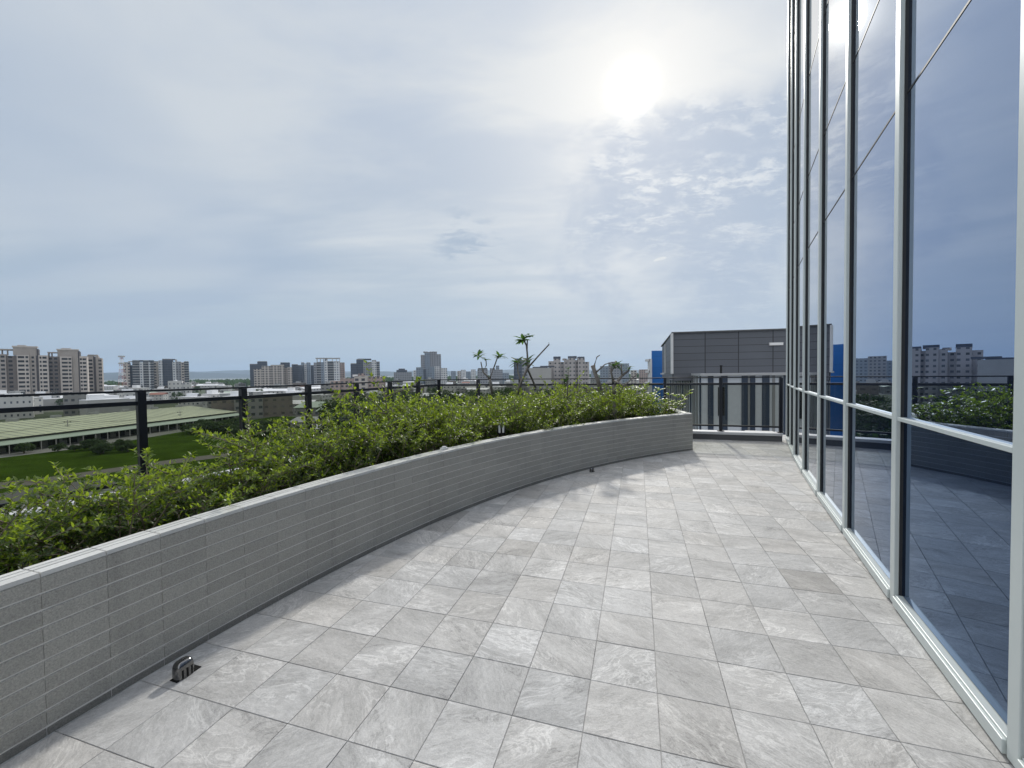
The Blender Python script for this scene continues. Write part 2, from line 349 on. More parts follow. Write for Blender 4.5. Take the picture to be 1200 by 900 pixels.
# ------------------------------------------------------------------ mesh builder
class MB:
    def __init__(s): s.v = []; s.f = []; s.uv = []; s.at = []; s.mi = []
    def face(s, pts, uv=None, at=(0, 0, 0), mi=0):
        b = len(s.v); s.v += [tuple(p) for p in pts]; s.f.append(tuple(range(b, b + len(pts))))
        s.uv.append(uv or [(0, 0)] * len(pts)); s.at.append(at); s.mi.append(mi)
    def box(s, c, size, yaw=0, at=(0, 0, 0), mi=0, top=True):
        """box with its centre-bottom at c, UV in metres"""
        x, y, z = size[0] / 2, size[1] / 2, size[2]; cy, sy = cos(yaw), sin(yaw)
        def p(a, b, h): return (c[0] + a * cy - b * sy, c[1] + a * sy + b * cy, c[2] + h)
        q = [(-x, -y), (x, -y), (x, y), (-x, y)]
        for i in range(4):
            a, b = q[i], q[(i + 1) % 4]; L = hypot(b[0] - a[0], b[1] - a[1])
            s.face([p(*a, 0), p(*b, 0), p(*b, z), p(*a, z)], [(0, 0), (L, 0), (L, z), (0, z)], at, mi)
        s.face([p(*a, z) for a in q], None, at, mi); s.face([p(*a, 0) for a in q[::-1]], None, at, mi)
        return s
    def prism(s, poly, z0, z1, at=(0, 0, 0), bottom=True, mi=0):
        n = len(poly)
        for i in range(n):
            a, b = poly[i], poly[(i + 1) % n]; L = hypot(b[0] - a[0], b[1] - a[1])
            s.face([(*a, z0), (*b, z0), (*b, z1), (*a, z1)], [(0, 0), (L, 0), (L, z1 - z0), (0, z1 - z0)], at, mi)
        s.face([(*a, z1) for a in poly], None, at, mi)
        if bottom: s.face([(*a, z0) for a in poly[::-1]], None, at, mi)
        return s
    def hexa(s, b, tp, at=(0, 0, 0), mi=0):
        """hexahedron from 4 bottom and 4 top points (anticlockwise)"""
        for i in range(4):
            j = (i + 1) % 4; s.face([b[i], b[j], tp[j], tp[i]], None, at, mi)
        s.face(tp, None, at, mi); s.face(b[::-1], None, at, mi)
        return s
    def tube(s, pts, rad, n=6, cap=True, mi=0):
        pts = [Vector(p) for p in pts]; rings = []
        if not isinstance(rad, (list, tuple)): rad = [rad] * len(pts)
        for i, p in enumerate(pts):
            d = (pts[min(i + 1, len(pts) - 1)] - pts[max(i - 1, 0)]).normalized()
            a = d.cross(Vector((0, 0, 1)) if abs(d.z) < .9 else Vector((1, 0, 0))).normalized(); b = d.cross(a)
            rings.append([p + a * (rad[i] * cos(2 * pi * k / n)) + b * (rad[i] * sin(2 * pi * k / n)) for k in range(n)])
        base = len(s.v)
        for r in rings: s.v += [tuple(q) for q in r]
        def add(f): s.f.append(f); s.uv.append([(0, 0)] * len(f)); s.at.append((0, 0, 0)); s.mi.append(mi)
        for i in range(len(pts) - 1):
            for k in range(n):
                k2 = (k + 1) % n; add((base + i * n + k, base + i * n + k2, base + (i + 1) * n + k2, base + (i + 1) * n + k))
        if cap: add(tuple(base + k for k in range(n))[::-1]); add(tuple(base + (len(pts) - 1) * n + k for k in range(n)))
        return s
    def build(s, name, m, parent=None, smooth=False, bevel=0, merge=False, loc=None):
        me = bpy.data.meshes.new(name)
        vs = s.v
        if loc is not None: vs = [(a - loc[0], b - loc[1], c - loc[2]) for a, b, c in s.v]
        me.from_pydata(vs, [], s.f)
        uvl = me.uv_layers.new(name='UVMap'); k = 0
        flat = [c for f in s.uv for p in f for c in p]; uvl.data.foreach_set('uv', flat)
        at = me.attributes.new('tile', 'FLOAT_VECTOR', 'FACE'); at.data.foreach_set('vector', [c for a in s.at for c in a])
        for mm in (m if isinstance(m, (list, tuple)) else [m]): me.materials.append(mm)
        if any(s.mi): me.polygons.foreach_set('material_index', s.mi)
        if smooth: me.polygons.foreach_set('use_smooth', [True] * len(s.f))
        o = bpy.data.objects.new(name, me); C.objects.link(o)
        if loc is not None: o.location = loc
        if merge or bevel:
            import bmesh
            bm = bmesh.new(); bm.from_mesh(me); bmesh.ops.remove_doubles(bm, verts=bm.verts, dist=1e-5); bm.to_mesh(me); bm.free()
        if bevel:
            bv = o.modifiers.new('bevel', 'BEVEL'); bv.width = bevel; bv.segments = 2; bv.limit_method = 'ANGLE'
        if parent: o.parent = parent
        return o

def tag(o, label=None, cat=None, group=None, kind=None):
    if label: o['label'] = label
    if cat: o['category'] = cat
    if group: o['group'] = group
    if kind: o['kind'] = kind
    return o
def thing(name, label, cat, loc=(0, 0, 0), rz=0, group=None):
    o = bpy.data.objects.new(name, None); C.objects.link(o); o.location = loc; o.rotation_euler = (0, 0, rz); o.empty_display_size = .2
    return tag(o, label, cat, group)
def dup(src, loc, rz=0, scale=None, label=None, group=None):
    c = src.copy(); C.objects.link(c); c.location = loc; c.rotation_euler = (0, 0, rz)
    if scale is not None: c.scale = scale if isinstance(scale, (tuple, list)) else (scale,) * 3
    if label: c['label'] = label
    if group: c['group'] = group
    for ch in KIDS.get(src.name, []):
        k = ch.copy(); C.objects.link(k); k.parent = c
    return c
KIDS = {}
def remember(o): KIDS[o.name] = [c for c in bpy.data.objects if c.parent == o]


# ------------------------------------------------------------------ large structure: plan of the terrace
PC = Vector((7.62, -1.467)); PR = 10.047                   # circle of the planter's front face
def pl(r, a):                                              # a = angle, growing along the wall away from the camera
    return (PC.x - r * cos(a), PC.y + r * sin(a))
A_END = math.atan2(7.66 + 1.467, 7.62 - 3.29)              # end of the planter wall
A_BEG = -.32
GW = [(1.80, 1.48), (2.335, 2.545), (2.90, 3.63), (3.465, 4.71), (4.03, 5.76), (4.595, 6.77), (5.13, 7.67), (5.72, 8.66)]
d0 = Vector((GW[1][0] - GW[0][0], GW[1][1] - GW[0][1])).normalized()
for k in range(1, 5):                                      # bays behind the camera
    a = atan2(d0.x, d0.y) - radians(.5 * k); last = GW[0]
    GW.insert(0, (last[0] - sin(a) * 1.2, last[1] - cos(a) * 1.2))
# railing line
RL = [(-5.9, -1.6), (-5.72, -.45), (-5.5, .7), (-5.2, 1.8), (-5.12, 2.75), (-4.86, 3.72), (-4.26, 4.75), (-3.72, 5.72), (-3.36, 6.82), (-2.98, 7.92), (-2.64, 8.95), (-2.27, 10.0), (-1.92, 10.86)]
e0 = Vector((-1.92, 10.86)); e1 = Vector((5.50, 8.47))     # end run
RE = [tuple(e0.lerp(e1, k / 7)) for k in range(8)]
RAIL = RL + RE[1:]
GZ = -18.53

# ground far below, to the horizon
def ground_mat():
    Mt = mat('city_ground', (.1, .1, .1), .95); t = NT(Mt.node_tree); b = t.n['Principled BSDF']
    o = t.new('ShaderNodeTexCoord').outputs['Object']
    g = t.mix(t.noise(o, .03, 5, .6), (.02, .04, .012), (.06, .08, .03))
    c = t.mix(t.noise(o, .05, 6, .7), (.08, .08, .075), (.26, .26, .25))
    dist = t.v('LENGTH', o)
    f = t.ss(t.m('ADD', t.noise(o, .006, 5, .6), t.ss(dist, 250, 900, 0, .0)), .44, .56)
    m1 = t.mix(f, g, c)
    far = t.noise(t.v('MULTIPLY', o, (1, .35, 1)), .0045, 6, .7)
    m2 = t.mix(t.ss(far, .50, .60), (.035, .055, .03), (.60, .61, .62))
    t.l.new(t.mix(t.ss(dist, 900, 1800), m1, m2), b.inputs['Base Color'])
    return Mt
g = MB(); R_ = 16000
g.face([(R_ * cos(k * pi / 24), R_ * sin(k * pi / 24), GZ) for k in range(48)])
tag(g.build('ground', ground_mat()), kind='structure')
# field, track and yard beside the warehouse
def strip(name, pts, z, m, kind='structure'):
    b = MB(); b.face([(x, y, z) for x, y in pts]); return tag(b.build(name, m), kind=kind)
grass = nmat('field_grass', (.033, .060, .007), .95, 0, .75, .16); grass.node_tree.nodes['Principled BSDF'].inputs['Specular IOR Level'].default_value = 0
NTg = NT(grass.node_tree)
def gz(x, y): p = atZ(x, y, GZ); return (p.x, p.y)
strip('field', [(-150, 30), (-12, 30), (-30, 190), (-118, 205), (-123, 120), (-136, 96)], GZ + .03, grass)
strip('farm_track', [gz(-40, 578), gz(60, 566), gz(110, 557), gz(200, 544), gz(300, 531), gz(400, 519), gz(400, 516), gz(300, 527), gz(200, 539), gz(110, 552), gz(60, 559), gz(-40, 570)], GZ + .06,
      nmat('track_gravel', (.095, .09, .072), .95, 0, .3, .4))
strip('yard', [gz(-60, 625), gz(70, 600), gz(170, 572), gz(120, 562), gz(60, 568), gz(-60, 590)], GZ + .09, nmat('yard_concrete', (.075, .078, .07), .9, 0, .3, .3))

# hills on the horizon
def hills():
    rnd = random.Random(4); b = MB()
    for layer, (dist, hmax, dep) in enumerate(((6200, 95, 900), (8200, 150, 1400))):
        n = 150; top = []; a0 = -1.15; a1 = 1.1
        ph = [rnd.uniform(0, 6) for _ in range(6)]
        for i in range(n + 1):
            a = a0 + (a1 - a0) * i / n
            h = .55 + .2 * sin(a * 7 + ph[0]) + .12 * sin(a * 17 + ph[1]) + .06 * sin(a * 41 + ph[2]) + .04 * sin(a * 83 + ph[3])
            h *= 1.0 if a < -.2 else max(.25, 1 - (a + .2) * 1.3)
            top.append((a, max(.05, h) * hmax))
        for i in range(n):
            (a, h), (c, k) = top[i], top[i + 1]
            def q(a, r, z): return (r * sin(a), r * cos(a), z)
            b.face([q(a, dist, GZ - 5), q(c, dist, GZ - 5), q(c, dist + dep * .6, GZ + k * .7), q(a, dist + dep * .6, GZ + h * .7)])
            b.face([q(a, dist + dep * .6, GZ + h * .7), q(c, dist + dep * .6, GZ + k * .7), q(c, dist + dep, GZ + k + 18), q(a, dist + dep, GZ + h + 18)])
            b.face([q(a, dist + dep, GZ + h + 18), q(c, dist + dep, GZ + k + 18), q(c, dist + dep * 2, GZ - 5), q(a, dist + dep * 2, GZ - 5)])
    return tag(b.build('hills', nmat('wooded_hills', (.02, .035, .035), .95, 0, .4, .002), merge=True, smooth=True), kind='structure')
hills()

# terrace floor: every tile is a small slab with its own tone, laid over a grout bed
YAW = .294745
def terrace():
    rnd = random.Random(7); T = .3; gap = .0022
    ox, oy = -.3915, 1.5368; c, s = cos(YAW), sin(YAW)
    def inside(x, y):
        if hypot(x - PC.x, y - PC.y) > PR + .25 and not (x > 3.2 and y > 6.5): return False
        if y < -3.6: return False
        # right of glass?
        for (a, b), (a2, b2) in zip(GW, GW[1:]):
            if b <= y <= b2: return x < a + (a2 - a) * (y - b) / (b2 - b) + .42
        if y > GW[-1][1]: return x < 6.2 and y < 9.9
        return x < GW[0][0] + .3
    mb = MB()
    for i in range(-30, 45):
        for j in range(-25, 45):
            cx = ox + T * ((i + .5) * c + (j + .5) * s); cy = oy + T * (-(i + .5) * s + (j + .5) * c)
            if not inside(cx, cy): continue
            dz = rnd.uniform(-.0006, .0006); h = T / 2 - gap / 2; e = .0016
            tilt = (rnd.uniform(-.0015, .0015), rnd.uniform(-.0015, .0015)); at = (rnd.random(), rnd.random(), rnd.random())
            def p(u, v, z): return (cx + u * c + v * s, cy - u * s + v * c, z + dz + u * tilt[0] + v * tilt[1])
            q = [(-1, -1), (1, -1), (1, 1), (-1, 1)]
            top = [p(u * (h - e), v * (h - e), 0) for u, v in q]; mid = [p(u * h, v * h, -e) for u, v in q]
            mb.face(top, None, at)
            for k in range(4):
                l = (k + 1) % 4; mb.face([mid[k], mid[l], top[l], top[k]], None, at)
    o = mb.build('terrace_floor', M['floor'], merge=False); tag(o, kind='structure')
    gb = MB(); poly = [(x - .05, y) for x, y in GW]
    left = [pl(PR + .1, A_BEG + (A_END - A_BEG) * k / 40) for k in range(41)]
    gb.face([(x, y, -.0045) for x, y in [(GW[0][0] + .5, GW[0][1])] + [(x + .4, y) for x, y in GW] + [(6.2, 9.2), (3.9, 9.4)] + left[::-1]])
    tag(gb.build('floor_grout', M['grout']), kind='structure')
terrace()

# the block that carries the terrace
def podium():
    root = thing('office_block', 'grey lower storeys of the building under the terrace', 'building')
    poly = [(x, y) for x, y in RAIL] + [(12, 6.4), (12, -4.5), (-6.3, -4.5)]
    cx, cy = 3, 3
    poly2 = [(x + (.22 if x < 3 else 0) * (1 if x < 0 else 0), y - .08) for x, y in poly]
    b = MB(); b.prism(poly2[::-1], GZ, -.03)
    b.build('wall', FM['houseg'], root)
    return root
podium()

# ------------------------------------------------------------------ planter wall
def planter():
    root = thing('planter_wall', 'long curved grey tiled planter wall edging the terrace', 'planter')
    rnd = random.Random(3)
    core = MB(); N = 70; rin = PR + .125; z1 = .672
    for k in range(N):
        a, b = A_BEG + (A_END - A_BEG) * k / N, A_BEG + (A_END - A_BEG) * (k + 1) / N
        r0 = PR + .0028
        f = [pl(r0, a), pl(r0, b), pl(rin, b), pl(rin, a)]
        core.hexa([(*p, 0) for p in f][::-1], [(*p, z1 - .012) for p in f][::-1])
    core.build('wall_core', M['mortar'], root)
    # face tiles: stacked courses, chamfered long edges
    W_, Hc, g = .215, .0692, .0065; nt = int((A_END - A_BEG) * PR / W_)
    z_top = z1 - .0115; fm = MB()
    off = (A_END - A_BEG) - nt * W_ / PR + .022 / PR - W_ / PR; nt += 1
    for k in range(nt):
        a0 = A_BEG + off + k * W_ / PR + g * .16 / PR; a1 = min(A_BEG + off + (k + 1) * W_ / PR - g * .16 / PR, A_END + .001)
        for c in range(10):
            zt = z_top - c * Hc; zb = max(zt - Hc + g, .002)
            if zt - zb < .004: continue
            rr = PR - rnd.uniform(0, .0012); e = .005; dd = .003
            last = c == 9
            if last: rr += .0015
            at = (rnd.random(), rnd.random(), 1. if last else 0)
            def P(r, a, z): return (*pl(r, a), z)
            e2 = min(e, (zt - zb) * .4)
            A = [P(rr + dd, a0, zb), P(rr + dd, a1, zb), P(rr, a1, zb + .0004), P(rr, a0, zb + .0004), P(rr, a1, zt - e2), P(rr, a0, zt - e2), P(rr + dd, a1, zt), P(rr + dd, a0, zt)]
            fm.face([A[1], A[0], A[3], A[2]], None, at); fm.face([A[2], A[3], A[5], A[4]], None, at); fm.face([A[4], A[5], A[7], A[6]], None, at)
            fm.face([A[0], A[7], A[5], A[3]], None, at); fm.face([A[1], A[2], A[4], A[6]], None, at)
    # short return at the far end
    ex, ey = pl(PR, A_END); nx, ny = Vector((ex - PC.x, ey - PC.y)).normalized()
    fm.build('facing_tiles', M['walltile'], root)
    cp = MB(); rows = [(0., .056), (.0585, .093), (.0955, .130)]
    for k in range(nt):
        a0 = A_BEG + off + k * W_ / PR + .0013 / PR; a1 = min(A_BEG + off + (k + 1) * W_ / PR - .0013 / PR, A_END)
        for (u, v) in rows:
            at = (rnd.random(), rnd.random(), 0)
            f = [pl(PR - .001 + u, a0), pl(PR - .001 + u, a1), pl(PR - .001 + v, a1), pl(PR - .001 + v, a0)][::-1]
            i_ = [pl(PR + .001 + u, a0 + .0002), pl(PR + .001 + u, a1 - .0002), pl(PR - .003 + v, a1 - .0002), pl(PR - .003 + v, a0 + .0002)][::-1]
            cp.hexa([(*p, z1 - .010) for p in f], [(*p, z1 + rnd.uniform(.0075, .0085)) for p in i_], at)
    cp.build('coping', M['cap'], root)
    # end leg of the planter running back to the railing
    el = MB(); e = Vector((ex, ey)); out = Vector((nx, ny)); tip = e + out * .02
    back = Vector((3.42, 9.05)); side = Vector((-.14, 0))
    P4 = [tip, back, back + side, e + side + out * .12]
    P4 = [(p.x, p.y) for p in P4]
    el.prism(P4, 0, .668); el.build('end_leg', M['walltile'], root)
    ec = MB(); q = [(tip.x + .004, tip.y), (back.x + .004, back.y), (back.x - .15, back.y), (e.x - .14 + out.x * .13, e.y + out.y * .13)]
    ec.prism(q, .670, .6805); ec.build('end_coping', M['cap'], root)
    return root
planter()

def soil():
    b = MB(); n = 46; rows = 7
    def outer(t_):
        # point on the railing line for parameter t in 0..1
        pts = [Vector(p) for p in RL] + [Vector(p) for p in RE[1:6]]; Ls = [0]
        for p, q in zip(pts, pts[1:]): Ls.append(Ls[-1] + (q - p).length)
        s = t_ * Ls[-1]
        for i in range(len(pts) - 1):
            if s <= Ls[i + 1] + 1e-6: return pts[i].lerp(pts[i + 1], (s - Ls[i]) / (Ls[i + 1] - Ls[i]))
        return pts[-1]
    rnd = random.Random(2); grid = []
    for i in range(n + 1):
        f = i / n; fr = Vector(pl(PR + .12, A_BEG + (A_END - A_BEG) * f)); o = outer(f); row = []
        for j in range(rows + 1):
            u = j / rows; p = fr.lerp(o, u); z = .47 - .36 * min(1, u * 2.0) + rnd.uniform(-.015, .015) * (0 < j < rows); row.append((p.x, p.y, z))
        grid.append(row)
    for i in range(n):
        for j in range(rows): b.face([grid[i][j], grid[i][j + 1], grid[i + 1][j + 1], grid[i + 1][j]])
    tag(b.build('planting_soil', M['soil'], merge=True, smooth=True), kind='structure')
    return outer
OUTER = soil()

# curb that carries the railing
def offset_line(pts, d):
    out = []
    for i, p in enumerate(pts):
        a = Vector(pts[max(i - 1, 0)]); b = Vector(pts[min(i + 1, len(pts) - 1)]); t_ = (b - a).normalized(); n_ = Vector((-t_.y, t_.x))
        out.append(Vector(p) + n_ * d)
    return out
def curb():
    root = thing('parapet_curb', 'low white topped curb under the dark railing round the terrace', 'curb')
    i_ = offset_line(RAIL, -.11); o_ = offset_line(RAIL, .12)
    b = MB(); c = MB()
    for k in range(len(RAIL) - 1):
        zt = .19 if k < len(RL) else .17
        f = [i_[k], i_[k + 1], o_[k + 1], o_[k]]
        c.hexa([(p.x, p.y, -.3) for p in f], [(p.x, p.y, zt - .055) for p in f])
    i2 = offset_line(RAIL, -.13); o2 = offset_line(RAIL, .14)
    for k in range(len(RAIL) - 1):
        zt = .19 if k < len(RL) - 1 else .17
        f = [i2[k], i2[k + 1], o2[k + 1], o2[k]]
        b.hexa([(p.x, p.y, zt - .055) for p in f], [(p.x, p.y, zt) for p in f])
    c.build('plinth', M['curb_face'], root); b.build('curb_top', M['curb'], root, bevel=.006)
curb()

# ------------------------------------------------------------------ railing
def railing():
    root = thing('balcony_railing', 'charcoal metal railing with two rails and smoked glass panels', 'railing')
    rnd = random.Random(1)
    ZT, ZS, ZB = 1.315, 1.20, .30
    for k, p in enumerate(RAIL):
        a = Vector(RAIL[max(k - 1, 0)]); b = Vector(RAIL[min(k + 1, len(RAIL) - 1)]); yaw = atan2((b - a).y, (b - a).x)
        mb = MB(); mb.box((p[0], p[1], .17), (.062 if k > 13 else .078, .062 if k > 13 else .072, ZT - .17 - .012), yaw)
        mb.box((p[0], p[1], .175), (.13, .11, .012), yaw)
        mb.build('post', M['railing'], root, bevel=.003)
    for k in range(len(RAIL) - 1):
        a, b = Vector(RAIL[k]), Vector(RAIL[k + 1]); mid = (a + b) / 2; L = (b - a).length; yaw = atan2((b - a).y, (b - a).x)
        top = MB(); top.box((mid.x, mid.y, ZT - .012), (L + .012, .06, .022), yaw); top.build('top_rail', M['railing'], root)
        se = MB(); se.box((mid.x, mid.y, ZS - .046), (L - .07, .04, .046), yaw); se.build('middle_rail', M['railing'], root)
        bt = MB(); bt.box((mid.x, mid.y, ZB - .03), (L - .07, .035, .035), yaw); bt.build('bottom_rail', M['railing'], root)
        gp = MB(); gp.face([(*(a.lerp(b, .035)), ZB + .005), (*(a.lerp(b, .965)), ZB + .005), (*(a.lerp(b, .965)), ZS - .046), (*(a.lerp(b, .035)), ZS - .046)])
        gp.build('glass_panel', M['railglass'], root)
railing()

# ------------------------------------------------------------------ glass curtain wall
def curtain():
    root = thing('glass_curtain_wall', 'tall dark blue mirror glass wall in silver aluminium frames', 'glass wall')
    TOPZ = 17.9; SILL = .078
    joints = [1.16]; z = 1.16
    while z < TOPZ: joints += [z + 1.93, z + 2.89, z + 4.2]; z += 4.2
    joints = [j for j in joints if j < TOPZ - .3]
    n = len(GW)
    for k, p in enumerate(GW):
        a = Vector(GW[max(k - 1, 0)]); b = Vector(GW[min(k + 1, n - 1)]); d = (b - a).normalized(); out = Vector((-d.y, d.x))
        yaw = atan2(d.y, d.x); c = Vector(p) - out * .028
        w = .072 if k < n - 1 else .16; mb = MB()
        # main cap standing proud of the glass and a slimmer inner rebate beside it
        mb.box((c.x, c.y, .012), (w, .036, TOPZ), yaw)
        q = Vector(p) - out * .0425
        mb.build('mullion', M['frame'], root, bevel=.004)
        rb = MB(); rb.box((q.x, q.y, .02), (w + .012, .022, TOPZ - .02), yaw); rb.build('gasket_dark_side', M['joint'], root)  # black gasket widened to paint in the mullion's dark mirrored side
    for k in range(n - 1):
        a, b = Vector(GW[k]), Vector(GW[k + 1]); d = (b - a).normalized(); out = Vector((-d.y, d.x)); mid = (a + b) / 2; L = (b - a).length; yaw = atan2(d.y, d.x)
        sb = MB(); c = mid - out * .03
        sb.box((c.x, c.y, .014), (L - .087, .058, SILL - .022), yaw)
        c2 = mid - out * .036; sb.box((c2.x, c2.y, SILL - .0075), (L - .088, .045, .010), yaw)
        sb.build('sill', M['frame'], root, bevel=.003)
        un = MB(); c = mid - out * .055; un.box((c.x, c.y, -.004), (L, .05, .03), yaw); un.build('sill_packer', M['joint'], root)
        tb = MB(); c = mid - out * .030; tb.box((c.x, c.y, 1.148), (L - .087, .032, .022), yaw); tb.build('transom', M['frame'], root, bevel=.002)
        g0 = a - out * .046 + d * .02; g1 = b - out * .046 - d * .02
        lv = [SILL] + joints + [TOPZ]
        for z0, z1 in zip(lv, lv[1:]):
            gp = MB(); gp.face([(g0.x, g0.y, z0 + .007), (g0.x, g0.y, z1 - .007), (g1.x, g1.y, z1 - .007), (g1.x, g1.y, z0 + .007)])
            o = gp.build('glass_pane', M['glass_low' if z0 < 1 else 'glass'], root)
        for z in joints[1:]:
            jb = MB(); c = mid - out * .048; jb.box((c.x, c.y, z - .006), (L - .09, .010, .012), yaw); jb.build('glazing_joint', M['joint'], root)
    # return of the wall at its far end and the roof line
    e = Vector(GW[-1]); s = Vector(GW[0]); d = (e - Vector(GW[-2])).normalized(); r = Vector((d.y, -d.x))
    rw = MB(); p0 = e + r * .10 + d * .02; p1 = e + r * 7; p2 = p1 - d * .3; p3 = p0 - d * .3
    rw.prism([(q.x, q.y) for q in (p0, p3, p2, p1)], -.02, TOPZ); rw.build('return_wall', M['frame'], root)
    bk = MB(); bl = [Vector(q) for q in GW]; pts = [(q.x + .45, q.y - .22) for q in bl]
    bk.prism(pts + [(pts[-1][0] + 5.5, pts[-1][1] - 3.2), (pts[0][0] + 6, pts[0][1] - 3)], .0, TOPZ - .05)
    bk.build('inner_core', M['joint'], root)
curtain()
MARK_DETAILS = 0

# ------------------------------------------------------------------ neighbouring grey building with striped lower storey
def clad_mat(name, col, pu, pv, line, gw=.02):
    Mt = mat(name, col, .5); t = NT(Mt.node_tree); b = t.n['Principled BSDF']
    u, v, _ = t.sep(t.new('ShaderNodeTexCoord').outputs['UV'])
    fu = t.m('FRACT', t.m('DIVIDE', u, pu)); fv = t.m('FRACT', t.m('DIVIDE', v, pv))
    l = t.m('MAXIMUM', t.m('LESS_THAN', fu, gw * 2 / pu), t.m('LESS_THAN', fv, gw / pv))
    o = t.new('ShaderNodeTexCoord').outputs['Object']; n = t.m('ADD', .86, t.m('MULTIPLY', t.noise(o, .5, 5, .6), .28))
    wn = t.new('ShaderNodeTexWhiteNoise', noise_dimensions='3D'); t.put(wn.inputs[0], t.comb(t.m('FLOOR', t.m('DIVIDE', u, pu)), t.m('FLOOR', t.m('DIVIDE', v, pv)), 0))
    n = t.m('MULTIPLY', n, t.m('ADD', .94, t.m('MULTIPLY', wn.outputs[0], .12)))
    t.l.new(t.mix(l, t.mix(1., col, t.comb(n, n, n), 'MULTIPLY'), line), b.inputs['Base Color'])
    return Mt
def neighbour():
    root = thing('clad_building', 'dark grey panel clad building with striped lower storey beyond the end railing', 'building')
    A = Vector((10.85, 28)); B = Vector((17.4, 26.5)); d = (B - A).normalized(); Cc = A + d * 22; L = Vector((15.6, 43)); back = Cc + Vector((4, 17))
    grey = clad_mat('grey_cladding', (.105, .115, .135), 2.02, .46, (.028, .03, .036), .028)
    zt = 3.99; zl = 1.28
    b = MB(); b.prism([(p.x, p.y) for p in (A, Cc, back, L)], zl - .5, zt); b.build('upper_wall', grey, root)
    cp = MB(); q = [A + Vector((-.08, -.1)), Cc + Vector((.1, -.1)), back, L + Vector((-.1, .1))]
    cp.prism([(p.x, p.y) for p in q], zt, zt + .09); cp.build('roof_edge', M['curb_face'], root)
    tr = MB(); tr.box((A.x - .05, A.y - .05, zl), (.14, .14, zt - zl), 0); tr.build('corner_trim', M['curb'], root)
    tr = MB(); p = A.lerp(L, .55); tr.box((p.x - .04, p.y, zl), (.08, .1, zt - zl - .2), 0); tr.build('corner_trim', M['curb'], root)
    # lower storey standing forward
    P0 = atY(823, 438, 25.4); P0 = Vector((P0.x, P0.y)); P1 = P0 + d * 24; PL = Vector((15.0, 41.0))
    lw = MB(); lw.prism([(p.x, p.y) for p in (P0, P1, back, PL)], GZ, zl - .14); lw.build('lower_wall', nmat('pale_blue_grey_panel', (.56, .60, .66), .6), root)
    lg = MB(); q = [P0 + Vector((-.2, -.22)), P1 + Vector((.2, -.22)), back, PL + Vector((-.3, 0))]
    lg.prism([(p.x, p.y) for p in q], zl - .14, zl); lg.build('ledge', nmat('ledge_grey', (.42, .43, .45), .6), root)
    navy = nmat('navy_panel', (.030, .048, .085), .45); olive = nmat('mid_grey_panel', (.25, .26, .27), .6); blk = M['hole']
    def stripe(x0, x1, m_, z0=-13, z1=None):
        # stripes on the front face measured along the photograph's columns
        s = [0, 0]
        for i, x in enumerate((x0, x1)):
            dr = ray(x, 470); # intersect plan ray with P0 + d*s
            det = dr.x * (-d.y) + d.x * dr.y; k = (P0.x * (-d.y) + d.x * P0.y) / det; s[i] = (Vector((dr.x * k, dr.y * k)) - P0).dot(d)
        a = P0 + d * s[0]; b_ = P0 + d * s[1]; c = (a + b_) / 2; n_ = Vector((d.y, -d.x)) * .02
        mb = MB(); mb.box((c.x + n_.x, c.y + n_.y, z0), (abs(s[1] - s[0]), .05, (z1 or zl - .15) - z0), atan2(d.y, d.x)); mb.build('panel', m_, root)
    for x0, x1, m_ in ((829.5, 836, navy), (845, 852.5, navy), (869, 876, navy), (876.2, 878.5, olive), (879, 884.8, navy), (893, 901.5, navy), (905, 908, olive), (918, 926, navy), (940, 955, navy), (980, 992, navy), (1015, 1030, navy)):
        stripe(x0, x1, m_)
    stripe(841.5, 849, blk, -1.3, .45)
    # fins along the side face
    n = 17; rnd = random.Random(5)
    e = (PL - P0); en = Vector((-e.y, e.x)).normalized()
    for k in range(n):
        c = P0 + e * ((k + .45) / n) + en * .03; mb = MB(); mb.box((c.x, c.y, -13), (.22 * (1 + (k % 3)), .06, zl - .15 + 13), atan2(e.y, e.x))
        mb.build('panel', (navy, olive, olive)[k % 3], root)
    # wall lamps and a small vent pipe on the ledge
    for x, w in ((907.5, 1.0), (922, .9)):
        p = atY(x, 403, 26.75); lb = MB(); lb.box((p.x, p.y - .12, p.z - .1), (.78, .3, .17), atan2(d.y, d.x)); lb.build('wall_lamp', M['white'], root)
        lb = MB(); lb.box((p.x, p.y + .0, p.z - .16), (.86, .28, .055), atan2(d.y, d.x)); lb.build('lamp_bracket', M['hole'], root)
    p = atY(845, 437, 25.6); vp = MB(); vp.tube([(p.x, p.y, zl), (p.x, p.y, zl + .42)], .07, 8); vp.tube([(p.x, p.y, zl + .42), (p.x, p.y, zl + .5)], .09, 8); vp.build('vent_pipe', M['black'], root)
    for x in (800, 812):
        p = atY(x, 437, 29.5)
    # ridge rib on the wall
    rb = MB(); p = atY(836, 428, 27.2)
neighbour()

def blue_building():
    root = thing('blue_building', 'bright blue slab sided building with white corner beside the grey one', 'building')
    blue = clad_mat('blue_cladding', (.012, .13, .42), 3.0, 1.2, (.01, .10, .33), .03)
    p0 = atY(763.5, 411, 46); p1 = atY(790, 411, 46)
    b = MB(); b.prism([(p0.x, 46), (p1.x, 46), (p1.x + 3, 56), (p0.x + 3.5, 56)], GZ, p0.z); b.build('wall', blue, root)
    c = MB(); c.box((p0.x - .16, 46.1, GZ), (.32, .5, p0.z - GZ - .9), 0); c.build('corner_trim', M['curb'], root)
    for k in range(7):
        z = p0.z - 1.2 - k * 1.25; s = MB(); s.box((p0.x - .42, 46.1, z), (.35, .5, .25), 0); s.build('bracket', M['curb'], root)
blue_building()

# ------------------------------------------------------------------ towers of the skyline
def face_viewer(root, d, X):
    az = atan2(X, d); root.rotation_euler = (0, 0, -az * .93); root.scale = (cos(az) ** .93, 1, 1)

